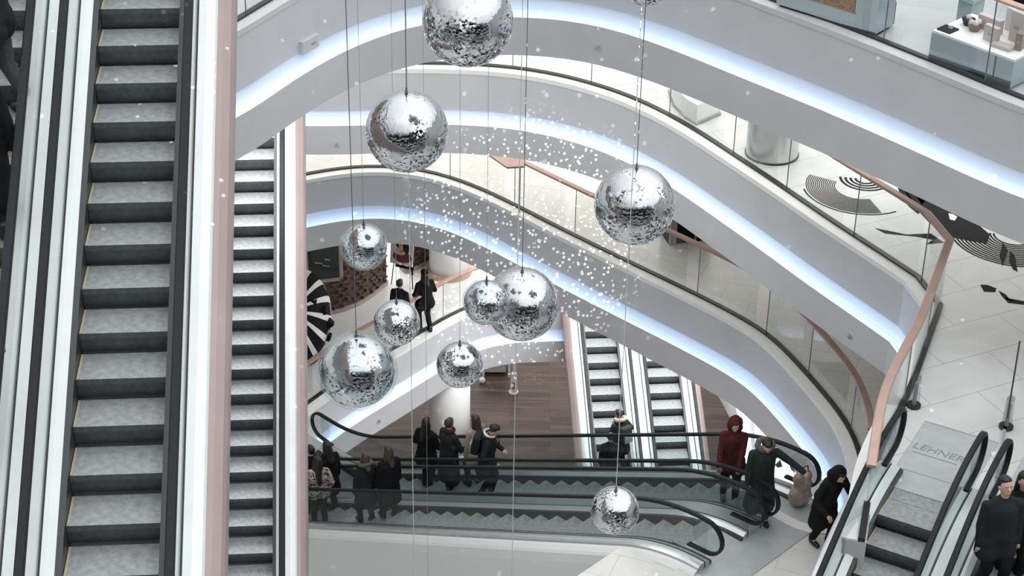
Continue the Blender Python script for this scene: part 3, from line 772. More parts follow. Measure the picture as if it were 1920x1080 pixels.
    if hairlen:
        s.chain([(hd(0, -.06, .12), .075*k), (nk+Vector((0, -.085*k, .0)), .075*k), (up(0, -.15, 1.49-hairlen), .055*k)])
        for sx in (-1, 1): s.chain([(hd(sx*.06, -.01, .13), .04*k), (nk+Vector((sx*.075*k, -.03*k, -.02*k)), .04*k)])
    s.done('hair', hair, t, .011, 2, .012)
    if hood:     # 'up' or fur ring round the neck
        s = Soft()
        if hood[0] == 'up':
            s.ell(hd(0, -.03, .15), (.125*k, .125*k, .14*k), HM); s.ell(hd(0, -.06, .03), (.14*k, .12*k, .10*k), HM)
        else:
            for j in range(14):
                a = 2*pi*j/14; b = 2*pi*(j+1)/14
                hr_ = .05 if hood[1] != 'white_c' else .024; s.cap(nk+Vector((.118*sin(a), -.025+.105*cos(a), .03-.035*cos(a)))*k, hr_*k, nk+Vector((.118*sin(b), -.025+.105*cos(b), .03-.035*cos(b)))*k, hr_*k)
        s.done('hood', hood[1], t, .013, 1, .03)
    if hat:
        s = Soft(); s.ell(hd(0, -.005, .20), (.095*k, .105*k, .085*k), HM)
        if hat[0] == 'pom': s.ell(hd(0, -.02, .31), (.04*k, .04*k, .04*k), HM)
        s.done('hat', hat[1], t, .012, 2, .008)
    if scarf:
        s = Soft()
        for j in range(12):
            a = 2*pi*j/12; b = 2*pi*(j+1)/12
            s.cap(nk+Vector((.09*sin(a), .01+.09*cos(a), -.01))*k, .035*k, nk+Vector((.09*sin(b), .01+.09*cos(b), -.01))*k, .035*k)
        s.done('scarf', scarf, t, .014, 2, .01)
    if eyes:
        for sx in (-1, 1):
            bm = bmesh.new(); uvsphere(bm, .0125*k, seg=16, rings=10); o = link('eye', bm, ['white_c', 'ink'], t, True); o.location = hd(sx*.031, .094, .132)
            for p in o.data.polygons:
                if (HM.transposed() @ p.center).y > .0105*k: p.material_index = 1
            s = Soft(); s.cap(hd(sx*.015, .112, .152), .006*k, hd(sx*.048, .100, .155), .005*k); s.done('eyebrow', 'hair', t, .004, 1)
    if bag:
        bm = bmesh.new()
        if bag == 'back':
            box(bm, up(0, -.235, 1.20), (.30*k, .16*k, .42*k), RX); bevel(bm, .05, 3)
            bk = link('backpack', bm, bagmat, t, True)
            bm = bmesh.new(); box(bm, up(0, -.33, 1.12), (.22*k, .06*k, .2*k), RX); bevel(bm, .02, 2); link('pocket', bm, 'grey', bk, True)
            for sx in (-1, 1):
                bm = bmesh.new(); tube(bm, [up(sx*.11, -.17, 1.38), up(sx*.12, -.05, 1.50), up(sx*.12, .12, 1.42), up(sx*.13, .17, 1.25), up(sx*.15, .02, 1.06), up(sx*.12, -.15, 1.05)], .014*k); link('strap', bm, bagmat, bk)
    return t, (wrL, wrR)

def held_bag(label, p, s, m, rz=0, cat='bag'):
    t = thing('shopping_bag', label, cat, p, rz)
    bm = bmesh.new(); box(bm, (0, 0, s[2]/2), s); bevel(bm, .012, 2); link('bag_body', bm, m, t)
    for y in (-1, 1):
        bm = bmesh.new(); tube(bm, [(-s[0]*.25, y*s[1]*.3, s[2]), (-s[0]*.22, y*.01, s[2]+.11), (s[0]*.22, y*.01, s[2]+.11), (s[0]*.25, y*s[1]*.3, s[2])], .006); link('handle', bm, 'ink', t)
    return t

# --- riders of the crossing escalators.   fx: steps from the upper comb going down, row 0 far / 1 near
def on_F(d, row, side=0.0):
    """point on a step d metres (plan) below the upper comb"""
    kstep = math.ceil(d/.4); 
    q = Vector((FT.x, FT.y, 0)) - FD*(kstep*.4-.2) + FN*(1.44*row+side)
    q.z = max(LV['C']-RISE*kstep, LV['D'])
    return q
def dF(px, row, side=0.0, py=925):
    """metres below the upper comb for a given column of the photo"""
    best = None
    for i in range(0, 60):
        d = i*.2; q = on_F(d, row, side); v_ = q-Vector((0, 0, CH)); Z = v_.dot(FW); x = 960+FPX*v_.dot(RR)/Z
        if best is None or abs(x-px) < best[0]: best = (abs(x-px), d)
    return best[1]
UPF = rzF; DNF = rzF+pi
person('person in a black coat riding the far crossing escalator, turned to a companion', on_F(dF(805, 0), 0, -.1), UPF-1.3+pi, 1.70, 'blk', 'navy', hairlen=.18, coat=.35, L=(-.2, .22, .98), R=(.2, .25, 1.02))
person('person in a brown-black coat with a dark red collar, facing the rider in black', on_F(dF(852, 0), 0, .05), UPF+1.5, 1.74, 'blk2', 'blk', hair='hairb', coat=.75, L=(-.2, .3, 1.05), R=(.2, .32, 1.02), scarf='red', heady=.3)
person('person in a dark jacket with a white-trimmed hood and a round backpack', on_F(dF(912, 0, .3), 0, .22), UPF+.5, 1.72, 'blk2', 'blk', coat=.4, lean=.15, headp=.35, hood=('ring', 'white_c'), bag='back', bagmat='blk2', L=(-.25, .25, 1.0), R=(.25, .25, 1.0))
person('person in beige standing behind the riders on the far crossing escalator', on_F(dF(885, 0, -.25), 0, -.28), UPF+pi, 1.66, 'beige', 'blk2', hair='hairb', coat=.4, hairlen=.1)
person('person with long black hair and a floral top at the lower left', on_F(dF(603, 1, .3), 1, .3), UPF+2.6, 1.68, 'floral', 'blk2', hairlen=.3, coat=.15, L=(-.26, .1, .9), R=(.26, .1, .9))
person('person all in black just right of the floral top', on_F(dF(630, 1, -.3), 1, -.3), UPF+2.9, 1.74, 'blk', 'blk', hairlen=.12, coat=.5)
person('person in a black jacket against the rose cladding at the lower left', on_F(dF(578, 1, -.2), 1, -.2), UPF+2.9, 1.7, 'blk', 'blk', coat=.4)
person('person with a grey-brown fur collar on the near crossing escalator', on_F(dF(683, 1, .1), 1, .1), UPF+2.9, 1.66, 'blk2', 'navy', hair='hairb', coat=.5, hood=('ring', 'fur'), hairlen=.05)
person('person in a black coat with brown hair on the near crossing escalator', on_F(dF(730, 1, -.15), 1, -.15), UPF+2.9, 1.7, 'blk', 'blk', hair='hairb', coat=.6, hairlen=.1)
# --- at the head of the crossing escalators
def stand(px, py_head, z, h):
    """foot point on the level z of someone whose crown shows at this pixel"""
    q = at(px, py_head, z+h); q.z = z; return q
q = on_F(dF(1352, 0, .1, 925), 0, .1)
person('person in a dark red padded jacket with reddish hair', q, UPF-.9, 1.68, 'red', 'blk2', hair='red', coat=.35, headp=.25, hood=('up', 'red'), L=(-.1, .34, .86), R=(.22, .3, .9))
pg, wr = person('person in a long dark green coat with a fur hood, one arm stretched out', stand(1436, 813, LV['C'], 1.74), pi+.15, 1.74, 'green', 'blk2', coat=.8, headp=.55, lean=.08, hood=('ring', 'fur'), L=(-.62, .28, 1.10), R=(.26, .12, .80), width=1.1)
person('person in a black hooded coat bending forward at the escalator head', stand(1556, 868, LV['C'], 1.62), pi+.5, 1.70, 'blk', 'blk', coat=.6, lean=.35, headp=.3, hood=('up', 'blk'), L=(-.3, .4, 1.0), R=(.3, .45, 1.0), bag=None, width=1.1)
person('person with plum-brown hair in a dark coat beside the copper handrail', stand(1637, 888, LV['C'], 1.66), pi-.2, 1.66, 'blk2', 'blk', hair='purple', coat=.5, headp=.2)
# --- on the right escalator
qg = at(1889, 902, LV['B']+1.35); qg.z = LV['B']-.42
gk = 1.75
pm = person('person with short dark hair and dark jacket, looking up at the right edge', qg, pi+.15, 1.78, 'blk2', 'blk', coat=.35, headp=-.30, heady=.1, eyes=True, facehi=True, width=1.12)
q2 = at(1925, 880, LV['B']+1.35); q2.z = LV['B']-.42
person('person in black at the right picture edge beside the man with stubble', q2, pi+.1, 1.70, 'blk', 'blk', coat=.35, hairlen=.15)
# --- on the third/fourth floors
person('person in a black cap and black jacket leaning at the pale copper handrail', stand(796, 508, LV['D'], 1.70), .5, 1.70, 'blk', 'blk', coat=.25, hat=('cap', 'blk'), hairlen=.1, L=(-.2, .2, 1.0), R=(.2, .25, 1.05))
person('person in black half hidden behind a small mirror ball by the easel', stand(749, 526, LV['D'], 1.66), -.4, 1.66, 'blk', 'blk', coat=.35, hairlen=0)
# --- rider of the distant escalator
def on_esc(base, rz, n, side): 
    q = base+dirv(rz)*(.4*n+.2)+rightv(rz)*side; q.z = base.z+RISE*n; return q
person('person with a light brown fur collar and grey-green backpack on the distant escalator', on_esc(aP, AZ, 9, .12), AZ+.5, 1.72, 'blk2', 'blk', hair='hair', coat=.4, hood=('ring', 'beige'), bag='back', bagmat='green', lean=.12, headp=.2, L=(-.2, .3, 1.0), R=(.35, .3, 1.05))
person('person in black beside the rider with the fur collar on the distant escalator', on_esc(aP, AZ, 8, -.18), AZ, 1.60, 'blk', 'navy', coat=.5)
# --- riders of the escalator at the left edge
aL0 = aL-rightv(AZ)*1.40
person('person in a black coat at the left picture edge, hand hanging down', on_esc(aL0, AZ, 11, .20), AZ+.3, 1.72, 'blk', 'blk', coat=.7, L=(-.26, .05, .8), R=(.29, -.02, .78))
person('person in grey jeans on the top left corner of the left escalator', on_esc(aL0, AZ, 14, .20), AZ+1.3, 1.78, 'blk2', 'jeans', coat=.2, stride=.2)
person('person whose hands rest on the handrail at the left picture edge', on_esc(aL0, AZ, 6, .06), AZ-.2, 1.70, 'blk2', 'blk', coat=.4, R=(.42, .22, 1.05), L=(.15, .35, 1.0))
# ------------------------------------------------------------------ props
def proj(p):
    d = Vector(p)-Vector((0, 0, CH)); Z = d.dot(FW); return 960+FPX*d.dot(RR)/Z, 540-FPX*d.dot(UU)/Z
def on_fascia(P, z, H, px, py, off):
    best = None; N = normals(P)
    for i, p in enumerate(P):
        for j in range(30):
            q = p+N[i]*off; zz = z-H*j/29; a, b = proj((q.x, q.y, zz)); e = (a-px)**2+(b-py)**2
            if best is None or e < best[0]: best = (e, Vector((q.x, q.y, zz)), N[i])
    return best[1], best[2]
def blk(name, px0, px1, z, depth, height, label, cat, build, flip=1):
    """a block standing on level z whose front bottom edge runs between two points seen in the photo"""
    a = at(*px0, z); b = at(*px1, z); ax = (b-a); L = ax.length; rz = atan2(ax.y, ax.x)
    t = thing(name, label, cat, a, rz); build(t, L, depth, height); return t
zA, zB, zC, zD = LV['A'], LV['B'], LV['C'], LV['D']

# lattice shopfront on the lowest balcony
LW = resample(px_pts([(500, 588), (545, 592), (590, 592), (614, 590), (640, 584), (662, 576), (685, 564), (703, 551), (725, 532)], zD), .12)
def lattice(pts, label, z0, z1, flip):
    t = thing('lattice_wall', label, 'shopfront wall', (pts[0].x, pts[0].y, z0))
    Q = [p-pts[0] for p in pts]; h = z1-z0; f = flip
    bm = bmesh.new(); sweep(bm, Q, [(0, .12), (0, h), (-.25*f, h), (-.25*f, .12)]); link('wall_panel', bm, 'brown', t)
    bm = bmesh.new(); sweep(bm, Q, [(.05*f, 0), (.05*f, .12), (-.25*f, .12), (-.25*f, 0)]); link('plinth', bm, 'frame', t)
    bm = bmesh.new(); L = [0]
    for p, q in zip(Q, Q[1:]): L.append(L[-1]+(q-p).length)
    N = normals(Q); s = .15; r = 0; zz = .2
    while zz < h-.1:
        d = (.0 if r % 2 else s)
        while d < L[-1]-.05:
            i = min(range(len(L)), key=lambda k: abs(L[k]-d)); p = Q[i]+N[i]*.03*f; a = atan2(N[i].y, N[i].x)
            R_ = Matrix.Rotation(a, 3, 'Z')
            box(bm, (p.x, p.y, zz+.055), (.07, .17, .035), R_); box(bm, (p.x, p.y, zz), (.07, .035, .14), R_)
            d += 2*s
        zz += .15; r += 1
    link('lattice_blocks', bm, 'brown2', t)
    return t, Q, N
lattice(LW, 'curved brown wooden lattice wall of a shop with a framed dark screen', zD, zD+3.3, 1)
LW2 = resample(px_pts([(758, 512), (780, 505), (800, 496), (812, 485)], zD), .12)
lattice(LW2, 'short brown lattice wall between the portrait poster and the white column', zD, zD+3.3, 1)
# framed screen hanging on it
k0 = min(range(len(LW)), key=lambda i: abs(proj(LW[i]+Vector((0, 0, zD)))[0]-608))
N = normals(LW); pS = LW[k0]+N[k0]*.09; aS = atan2(N[k0].y, N[k0].x)+pi/2
t = thing('framed_screen', 'dark screen in a light wooden frame hanging on the lattice wall', 'screen', (pS.x, pS.y, zD+1.0), aS)
bm = bmesh.new()
for c, s_ in (((-.42, 0, .58), (.09, .08, 1.16)), ((.42, 0, .58), (.09, .08, 1.16)), ((0, 0, .045), (.93, .08, .09)), ((0, 0, 1.115), (.93, .08, .09))): box(bm, c, s_)
link('frame', bm, 'frame', t)
bm = bmesh.new(); box(bm, (0, .0, .58), (.78, .04, 1.0)); link('screen_panel', bm, 'screen', t)
bm = bmesh.new()
for (x, z_, w_) in ((-.12, .55, .2), (.1, .62, .14), (.05, .45, .18)): box(bm, (x, -.022, z_), (w_, .004, .03), Matrix.Rotation(.3, 3, 'Y'))
link('screen_image', bm, 'grey', t)
# easel with portrait poster
pE = at(757, 534, zD)
t = thing('poster_easel', 'portrait poster of a dark-haired woman on a tall thin easel', 'poster', pE, radians(-22))
bm = bmesh.new()
for a, b in (((-.30, -.1, 0), (-.12, .08, 1.9)), ((.30, -.1, 0), (.12, .08, 1.9)), ((0, .55, 0), (0, .1, 1.85))): tube(bm, [a, b], .014)
link('easel_frame', bm, 'ink', t)
bm = bmesh.new(); box(bm, (0, -.06, 1.12), (.62, .025, .95), Matrix.Rotation(-.12, 3, 'X')); b_ = link('poster_board', bm, 'boxw', t)
RXp = Matrix.Rotation(-.12, 3, 'X')
def flat(parts, m, nm):
    bm = bmesh.new()
    for (cx, cz, rx, rz_, dy) in parts:
        k = bmesh.ops.create_circle(bm, cap_ends=True, segments=28, radius=1)
        for v_ in k['verts']: v_.co = RXp @ Vector((cx+v_.co.x*rx, -.0175-dy, cz+v_.co.y*rz_)) + Vector((0, -.06, 1.12))
    link(nm, bm, m, b_)
flat([(.02, -.26, .26, .15, .0)], 'burg', 'printed_dress'); flat([(0, .16, .17, .24, .002), (.12, .02, .09, .2, .002)], 'hair', 'printed_hair')
flat([(-.03, .16, .09, .14, .004), (-.02, -.03, .06, .12, .004), (-.05, -.14, .16, .07, .004)], 'skin', 'printed_face'); flat([(-.03, .10, .03, .012, .006)], 'red', 'printed_lips')
bm = bmesh.new(); box(bm, (.05, -.04, .60), (.5, .03, .16), RXp); link('lower_board', bm, 'ink', t)
# white columns
def column(px, py, z, r, h, label, ring=False):
    p = at(px, py, z)+Vector((0, r, 0)); t = thing('column', label, 'column', (p.x, p.y, z))
    bm = bmesh.new(); cyl(bm, (0, 0, h/2), r, h, 64); link('shaft', bm, 'white', t, False)
    for f in t.children[0].data.polygons: f.use_smooth = abs(f.normal.z) < .5
    bm = bmesh.new(); cyl(bm, (0, 0, .06), r+(.10 if ring else .04), .12, 64); link('base_ring', bm, 'copper' if ring else 'white', t)
    return t
column(840, 527, zD, .50, 3.35, 'round white column with a copper base ring on the lowest balcony', True)
column(842, 868, 0, .52, 2.45, 'bright white round column standing on the wooden floor')
# black and white striped sculpture
pZ = at(560, 668, zD)
t = thing('striped_sculpture', 'round black and white striped sculpture half hidden by the rose cladding', 'sculpture', (pZ.x, pZ.y, zD))
bm = bmesh.new(); k = bmesh.ops.create_uvsphere(bm, u_segments=44, v_segments=18, radius=1)
for f in bm.faces:
    c = f.calc_center_median(); a = int(((atan2(c.y, c.x)+pi)/(2*pi))*44); ring = c.z
    m_ = 1 if (a % 3 == 0) else 0
    if -.15 < ring < .55: m_ = 2 if (a+2) % 4 < 2 and ring < .2 else m_
    if ring < -.15: m_ = 1 if a % 3 == 0 else 0
    f.material_index = m_
RZ = Matrix.Rotation(radians(50), 3, 'X')
for v_ in bm.verts: v_.co = RZ @ Vector((v_.co.x*.82, v_.co.y*1.15, v_.co.z*.82)) + Vector((0, 0, 1.12))
link('striped_shell', bm, ['ink', 'white', 'grey'], t)
bm = bmesh.new(); cyl(bm, (0, 0, .12), .5, .24, 32); link('base', bm, 'ink', t)
bm = bmesh.new()
for a in (-.4, .1, .6, 1.0): 
    c = Vector((.80*cos(a), -.3, 1.05+.75*sin(a))); box(bm, c, (.16, .16, .16), Matrix.Rotation(a+.78, 3, 'Y'))
link('spikes', bm, 'ink', t)
# ground floor furniture
def desk(t, L, d, h):
    bm = bmesh.new(); box(bm, (L/2, d/2, h-.03), (L, d, .06)); link('table_top', bm, 'white', t)
    for x in (.05, L-.05):
        bm = bmesh.new(); box(bm, (x, d/2, (h-.06)/2), (.06, d-.06, h-.06)); link('side_panel', bm, 'white', t)
    bm = bmesh.new(); box(bm, (L*.45, d*.5, .35), (L*.75, d*.6, .5)); link('drawer_unit', bm, 'boxw', t)
    bm = bmesh.new(); box(bm, (L*.45, d*.18, .55), (L*.7, .02, .03)); link('drawer_gap', bm, 'ink', t)
blk('white_counter', (903, 709), (958, 709), 0, .7, .75, 'white counter under the lowest balcony on the wooden floor', 'counter', desk)
p = at(963, 737, 0)
t = thing('signpost', 'slim white capsule shaped post beside the white counter', 'signpost', p)
bm = bmesh.new(); cyl(bm, (0, 0, .03), .13, .06, 32); cyl(bm, (0, 0, .35), .10, .6, 32, .07); link('post_body', bm, 'white', t)
bm = bmesh.new(); box(bm, (.0, -.09, .30), (.07, .04, .22)); link('label_plate', bm, 'grey', t)
bm = bmesh.new(); cyl(bm, (0, 0, 1.0), .03, .8, 12); link('pole', bm, 'white', t)
p = at(904, 718, 0); bm = bmesh.new(); uvsphere(bm, .09, (0, 0, .09)); o = link('floor_knob', bm, 'white', None, True); o.location = p; tag(o, 'small round pale knob on the wooden floor left of the white counter', 'lamp')  # knob-like little bollard, gives off no light

# ---- floor graphics of the second level (flat prints on the floor)
def arcs(name, cpx, r0, r1, step, w, a0, a1, label, m='ink', sq=1.0, tilt=0.0, z=zB, wob=0.0):
    c = at(*cpx, z); bm = bmesh.new(); r = r0
    while r < r1:
        n = 40; prev = None
        for i in range(n+1):
            a = radians(a0+(a1-a0)*i/n); rr = r*(1+wob*sin(3*a+r*2)); u = Vector((cos(a), sin(a)*sq, 0)); u = Matrix.Rotation(tilt, 3, 'Z') @ u
            A = bm.verts.new((u.x*rr, u.y*rr, .004)); B = bm.verts.new((u.x*(rr+w), u.y*(rr+w), .004))
            if prev: bm.faces.new((prev[0], A, B, prev[1]))
            prev = (A, B)
        r += step
    o = link(name, bm, m); o.location = c; tag(o, label, 'floor graphic'); return o
def decal(name, polys, label, z, m='ink'):
    c = at(polys[0][0][0], polys[0][0][1], z); t = thing(name, label, 'floor graphic', (c.x, c.y, z))
    for pl in polys:
        bm = bmesh.new(); poly(bm, [p-c for p in px_pts(pl, z)], .005); link('printed_shape', bm, m, t)
    return t
arcs('floor_graphic', (1612, 352), .42, .92, .032, .016, 150, 285, 'fine grey ring lines printed on the second floor, left end of the black swirl', sq=1.0)
arcs('floor_graphic', (1612, 352), .95, 1.0, .1, .03, 185, 300, 'bold curved outline around the fine ring lines on the second floor')
arcs('floor_graphic', (1622, 336), .14, .42, .085, .045, 170, 330, 'thick black swirl rings beside the copper handrail')
decal('floor_graphic', [[(1640, 428), (1700, 440), (1745, 438), (1770, 455), (1735, 458), (1750, 450), (1720, 444), (1660, 438)], [(1683, 352), (1700, 360), (1726, 396), (1722, 402), (1705, 388), (1690, 370)], [(1718, 368), (1735, 376), (1728, 384)]],
      'black flame shapes on the floor inside the railing corner', zB)
decal('floor_graphic', [[(1695, 355), (1735, 375), (1780, 392), (1830, 418), (1856, 440), (1850, 457), (1820, 452), (1790, 446), (1768, 440), (1740, 415), (1712, 385)]],
      'large black patch on the floor behind the railing corner', zB)
decal('floor_graphic', [[(1778, 400), (1787, 402), (1795, 407), (1790, 414), (1781, 412)]], 'small white spot inside the large black floor patch', zB+.004, 'white')
arcs('floor_graphic', (1900, 442), .30, 1.02, .058, .030, 168, 300, 'bundle of black curved lines on the floor near the right edge', sq=1.0)
decal('floor_graphic', [[(1838, 534), (1852, 535), (1868, 541), (1866, 548), (1845, 547)], [(1872, 545), (1885, 552), (1892, 560), (1900, 566), (1885, 562), (1878, 555)], [(1882, 558), (1925, 566), (1925, 572), (1890, 568)], [(1893, 470), (1903, 480), (1908, 510), (1899, 505), (1892, 490)], [(1880, 455), (1890, 470), (1880, 500), (1874, 480)]],
      'black leaf shapes on the floor near the right edge', zB)
decal('floor_graphic', [[(1436, 801), (1446, 806), (1452, 818), (1449, 822), (1441, 814)], [(1469, 834), (1479, 850), (1474, 849)], [(1453, 872), (1463, 862), (1467, 875), (1458, 877)], [(1480, 870), (1489, 879), (1490, 887), (1482, 878)]],
      'dark leaf shapes on the white floor below the third balcony', zD)
# ---- second level: plinth with burgundy article, curved counter, bollards, glass screen
zt = .38
pl = px_pts([(1252, 172), (1262, 200), (1283, 222), (1306, 236), (1352, 216), (1330, 176), (1290, 150)], zB); c0 = sum(pl, Vector())/len(pl)
t = thing('display_plinth', 'white display plinth with a curved left side on the second floor', 'display stand', (c0.x, c0.y, zB))
bm = bmesh.new(); poly(bm, [(p-c0)*.93 for p in pl], zt, .04); link('plinth_body', bm, 'white', t)
bm = bmesh.new(); poly(bm, [(p-c0) for p in pl], .04, .0); link('dark_foot', bm, 'grey', t)
t = thing('folded_bag', 'burgundy folded bag lying on the white display plinth', 'bag', (c0.x+.10, c0.y-.05, zB+zt))
s = Soft(); s.ell((0, 0, .05), (.16, .09, .05)); s.ell((.08, .07, .05), (.09, .12, .05)); s.ell((-.1, .1, .06), (.07, .1, .05)); s.done('bag_body', 'burg', t, .012, 1, .02)
bm = bmesh.new(); tube(bm, [(-.1, .05, .1), (-.05, .12, .17), (.06, .12, .17), (.1, .05, .1)], .012); link('handle', bm, 'ink', t)
pc = at(1447, 288, zB); t = thing('curved_counter', 'curved grey mirrored counter with a steel rim on the second floor', 'counter', pc, 0)
bm = bmesh.new(); cyl(bm, (0, .0, .42), .46, .78, 64); link('counter_body', bm, 'metal', t, True); 
for f in t.children[0].data.polygons: f.use_smooth = abs(f.normal.z) < .5
bm = bmesh.new(); cyl(bm, (0, 0, .84), .475, .03, 64); link('counter_top', bm, 'boxw', t)
bm = bmesh.new(); cyl(bm, (0, 0, .015), .475, .03, 64); link('foot_ring', bm, 'shoe', t)
def bollard(px, py, label):
    p = at(px, py, zB); t = thing('bollard', label, 'bollard', p)
    bm = bmesh.new(); cyl(bm, (0, 0, .02), .10, .04, 32); link('base_plate', bm, 'shoe', t)
    bm = bmesh.new(); cyl(bm, (0, 0, .26), .075, .46, 32, .055); uvsphere(bm, .055, (0, 0, .49), 24, 12); link('post_body', bm, 'glass_g', t)
    bm = bmesh.new(); cyl(bm, (0, 0, .22), .028, .36, 16); link('core', bm, 'grey', t)
bollard(1713, 762, 'short translucent bollard on the floor by the copper handrail')
bollard(1886, 802, 'short translucent bollard behind the middle black handrails at right')
a = at(1912, 640, zB+1.0); b = at(1889, 782, zB+1.0); a.z = b.z = zB; ax = b-a
t = thing('glass_screen', 'upright glass screen with a black edge behind the right escalator', 'glass screen', a, atan2(ax.y, ax.x))
bm = bmesh.new(); box(bm, (ax.length/2, 0, .50), (ax.length, .012, .98)); link('pane', bm, 'glass', t)
bm = bmesh.new(); box(bm, (ax.length/2, 0, 1.0), (ax.length, .022, .022)); link('top_edge', bm, 'shoe', t)
bm = bmesh.new(); box(bm, (ax.length/2, 0, .02), (ax.length, .05, .04)); link('foot_channel', bm, 'metal', t)

# ---- third level: dark cabinet behind the right mirror ball
def cabn(t, L, d, h):
    bm = bmesh.new(); box(bm, (L/2, d/2, h/2), (L, d, h)); link('cabinet_body', bm, 'ink', t)
    bm = bmesh.new(); box(bm, (.07, -.02, h/2), (.14, .06, h)); link('side_post', bm, 'frame', t)
    bm = bmesh.new(); box(bm, (L/2, -.02, h*.62), (L-.16, .05, .03)); box(bm, (L*.6, -.02, h*.4), (.03, .05, h*.7)); link('shelf', bm, 'frame', t)
blk('display_cabinet', (1254, 459), (1335, 449), zC, .5, .95, 'dark open cabinet on the third floor, right of the lone mirror ball', 'cabinet', cabn)
zc = zC+1.17; tri = [at(*q, zc) for q in ((916, 291), (984, 300), (984, 313), (951, 315))]; c0 = tri[0].copy()
t = thing('rail_plate', 'pointed copper plate at the bend of the third balcony handrail', 'rail plate', (c0.x, c0.y, zC))
bm = bmesh.new(); poly(bm, [p-c0 for p in tri], 1.19, 1.15); link('copper_plate', bm, 'copper', t)
bm = bmesh.new(); q = (tri[1]+tri[2])/2-c0; tube(bm, [(q.x-.1, q.y, 0), (q.x-.1, q.y, 1.15)], .02); link('support_post', bm, 'glassedge', t)

# ---- uppermost level: showcases
def showcase(t, L, d, h):
    bm = bmesh.new(); box(bm, (L/2, d/2, h/2+.02), (L, d, h-.04)); link('mirrored_body', bm, 'mirrorp', t)
    bm = bmesh.new(); box(bm, (L/2, d/2, h+.015), (L-.02, d-.02, .035)); link('white_top', bm, 'white', t)
    bm = bmesh.new(); box(bm, (L/2, d/2, .02), (L-.1, d-.1, .04)); link('recessed_foot', bm, 'ink', t)
tS = blk('showcase', (1740, 112), (1893, 170), zA, .95, .42, 'low mirrored display table with boxes on its white top, upper right corner', 'display table', showcase)
def onS(x, y, z=0.445): return tS.matrix_basis @ Vector((x, y, z))
tS.matrix_basis = Matrix.Translation(tS.location) @ Matrix.Rotation(tS.rotation_euler.z, 4, 'Z')
def pbox(x, y, s, rz, m, label):
    o = thing('gift_box', label, 'box', onS(x, y), tS.rotation_euler.z+rz, None)
    bm = bmesh.new(); box(bm, (0, 0, s[2]/2), s); bevel(bm, .006, 2); link('carton', bm, m, o)
    bm = bmesh.new(); box(bm, (0, -s[1]/2-.001, s[2]*.5), (s[0]*.4, .003, s[2]*.12)); link('printed_label', bm, 'grey', o)
pbox(.78, .30, (.24, .08, .24), -.15, 'boxg', 'pinkish upright box at the front middle of the display table')
pbox(.55, .60, (.38, .10, .22), -.05, 'boxg', 'wide grey-pink upright box at the back left of the display table')
pbox(.82, .85, (.34, .12, .34), -.1, 'boxw', 'tall pale grey box at the back of the display table')
pbox(1.02, .62, (.22, .20, .45), -.1, 'boxg', 'tallest pink box behind the bronze one on the display table')
pbox(1.18, .42, (.10, .24, .26), .25, 'boxb', 'bronze upright box at the right of the display table')
o = thing('gift_box', 'flat pink box lying under the bronze box', 'box', onS(1.02, .24), tS.rotation_euler.z+.05); bm = bmesh.new(); box(bm, (0, 0, .03), (.30, .16, .06)); bevel(bm, .005, 2); link('carton', bm, 'boxg', o)
o = thing('black_tray', 'black tray with a small silver cube on the display table', 'tray', onS(.14, .18), tS.rotation_euler.z)
bm = bmesh.new(); box(bm, (0, 0, .015), (.22, .22, .03)); link('tray_body', bm, 'ink', o); bm = bmesh.new(); box(bm, (.02, .03, .05), (.05, .05, .05)); link('silver_cube', bm, 'boxw', o)
for (x, y, m, lab) in ((.22, .55, 'ink', 'dark round bowl holding one pale ball on the display table'), (.40, .44, 'cab', 'brown hexagonal bowl heaped with pale balls on the display table')):
    o = thing('bowl', lab, 'bowl', onS(x, y), 0)
    bm = bmesh.new(); cyl(bm, (0, 0, .05), .06, .10, 12, .10); link('bowl_body', bm, m, o)
    for (dx, dy, dz) in (((0, 0, .12),) if m == 'ink' else ((-.05, 0, .13), (.05, .0, .14), (0, -.04, .13))):
        bm = bmesh.new(); uvsphere(bm, .045, (dx, dy, dz), 20, 12); link('pale_ball', bm, 'boxw', o, True)
def teal(t, L, d, h):
    bm = bmesh.new(); box(bm, (L/2, d/2, h-.03), (L, d, .06)); link('glass_top', bm, 'teal', t)
    bm = bmesh.new(); box(bm, (L*.55, d/2, (h-.06)/2), (L*.6, d*.7, h-.06)); link('pedestal', bm, 'teal', t)
blk('pedestal_table', (1773, 62), (1815, 76), zA, .5, .62, 'pale teal pedestal table behind the low display table', 'table', teal)
blk('dark_stand', (1835, 40), (1960, 80), zA, .6, .9, 'black stand behind the boxes at the top right corner', 'display stand',
    lambda t, L, d, h: (link('stand_body', (lambda b: (box(b, (L/2, d/2+.9, h/2), (L, d, h)), b)[1])(bmesh.new()), 'ink', t), link('stand_top', (lambda b: (box(b, (L/2, d/2+.9, h+.01), (L, d, .02)), b)[1])(bmesh.new()), 'grey', t)))
def frame_case(t, L, d, h):
    bm = bmesh.new(); box(bm, (L/2, d/2, h/2+.03), (L, d, h-.06)); link('mirrored_body', bm, 'mirrorp', t)
    bm = bmesh.new(); box(bm, (L*.42, -.004, h*.68), (L*.72, .02, h*.42)); link('wicker_panel', bm, 'wicker', t)
    bm = bmesh.new(); box(bm, (L*.42, -.006, h*.46), (L*.74, .03, .02)); link('wood_strip', bm, 'frame', t)
    bm = bmesh.new(); box(bm, (L/2, d/2, .02), (L-.08, d-.08, .04)); link('recessed_foot', bm, 'ink', t)
blk('showcase', (1455, 14), (1640, 72), zA, .5, .62, 'mirrored showcase with a wicker panel behind the uppermost railing', 'display table', frame_case)
def crate(t, L, d, h):
    bm = bmesh.new(); box(bm, (L/2, d/2, h/2+.03), (L, d, h)); link('crate_body', bm, 'cab', t)
    bm = bmesh.new(); box(bm, (L/2, d/2, h+.04), (L, d, .02)); link('crate_rim', bm, 'frame', t)
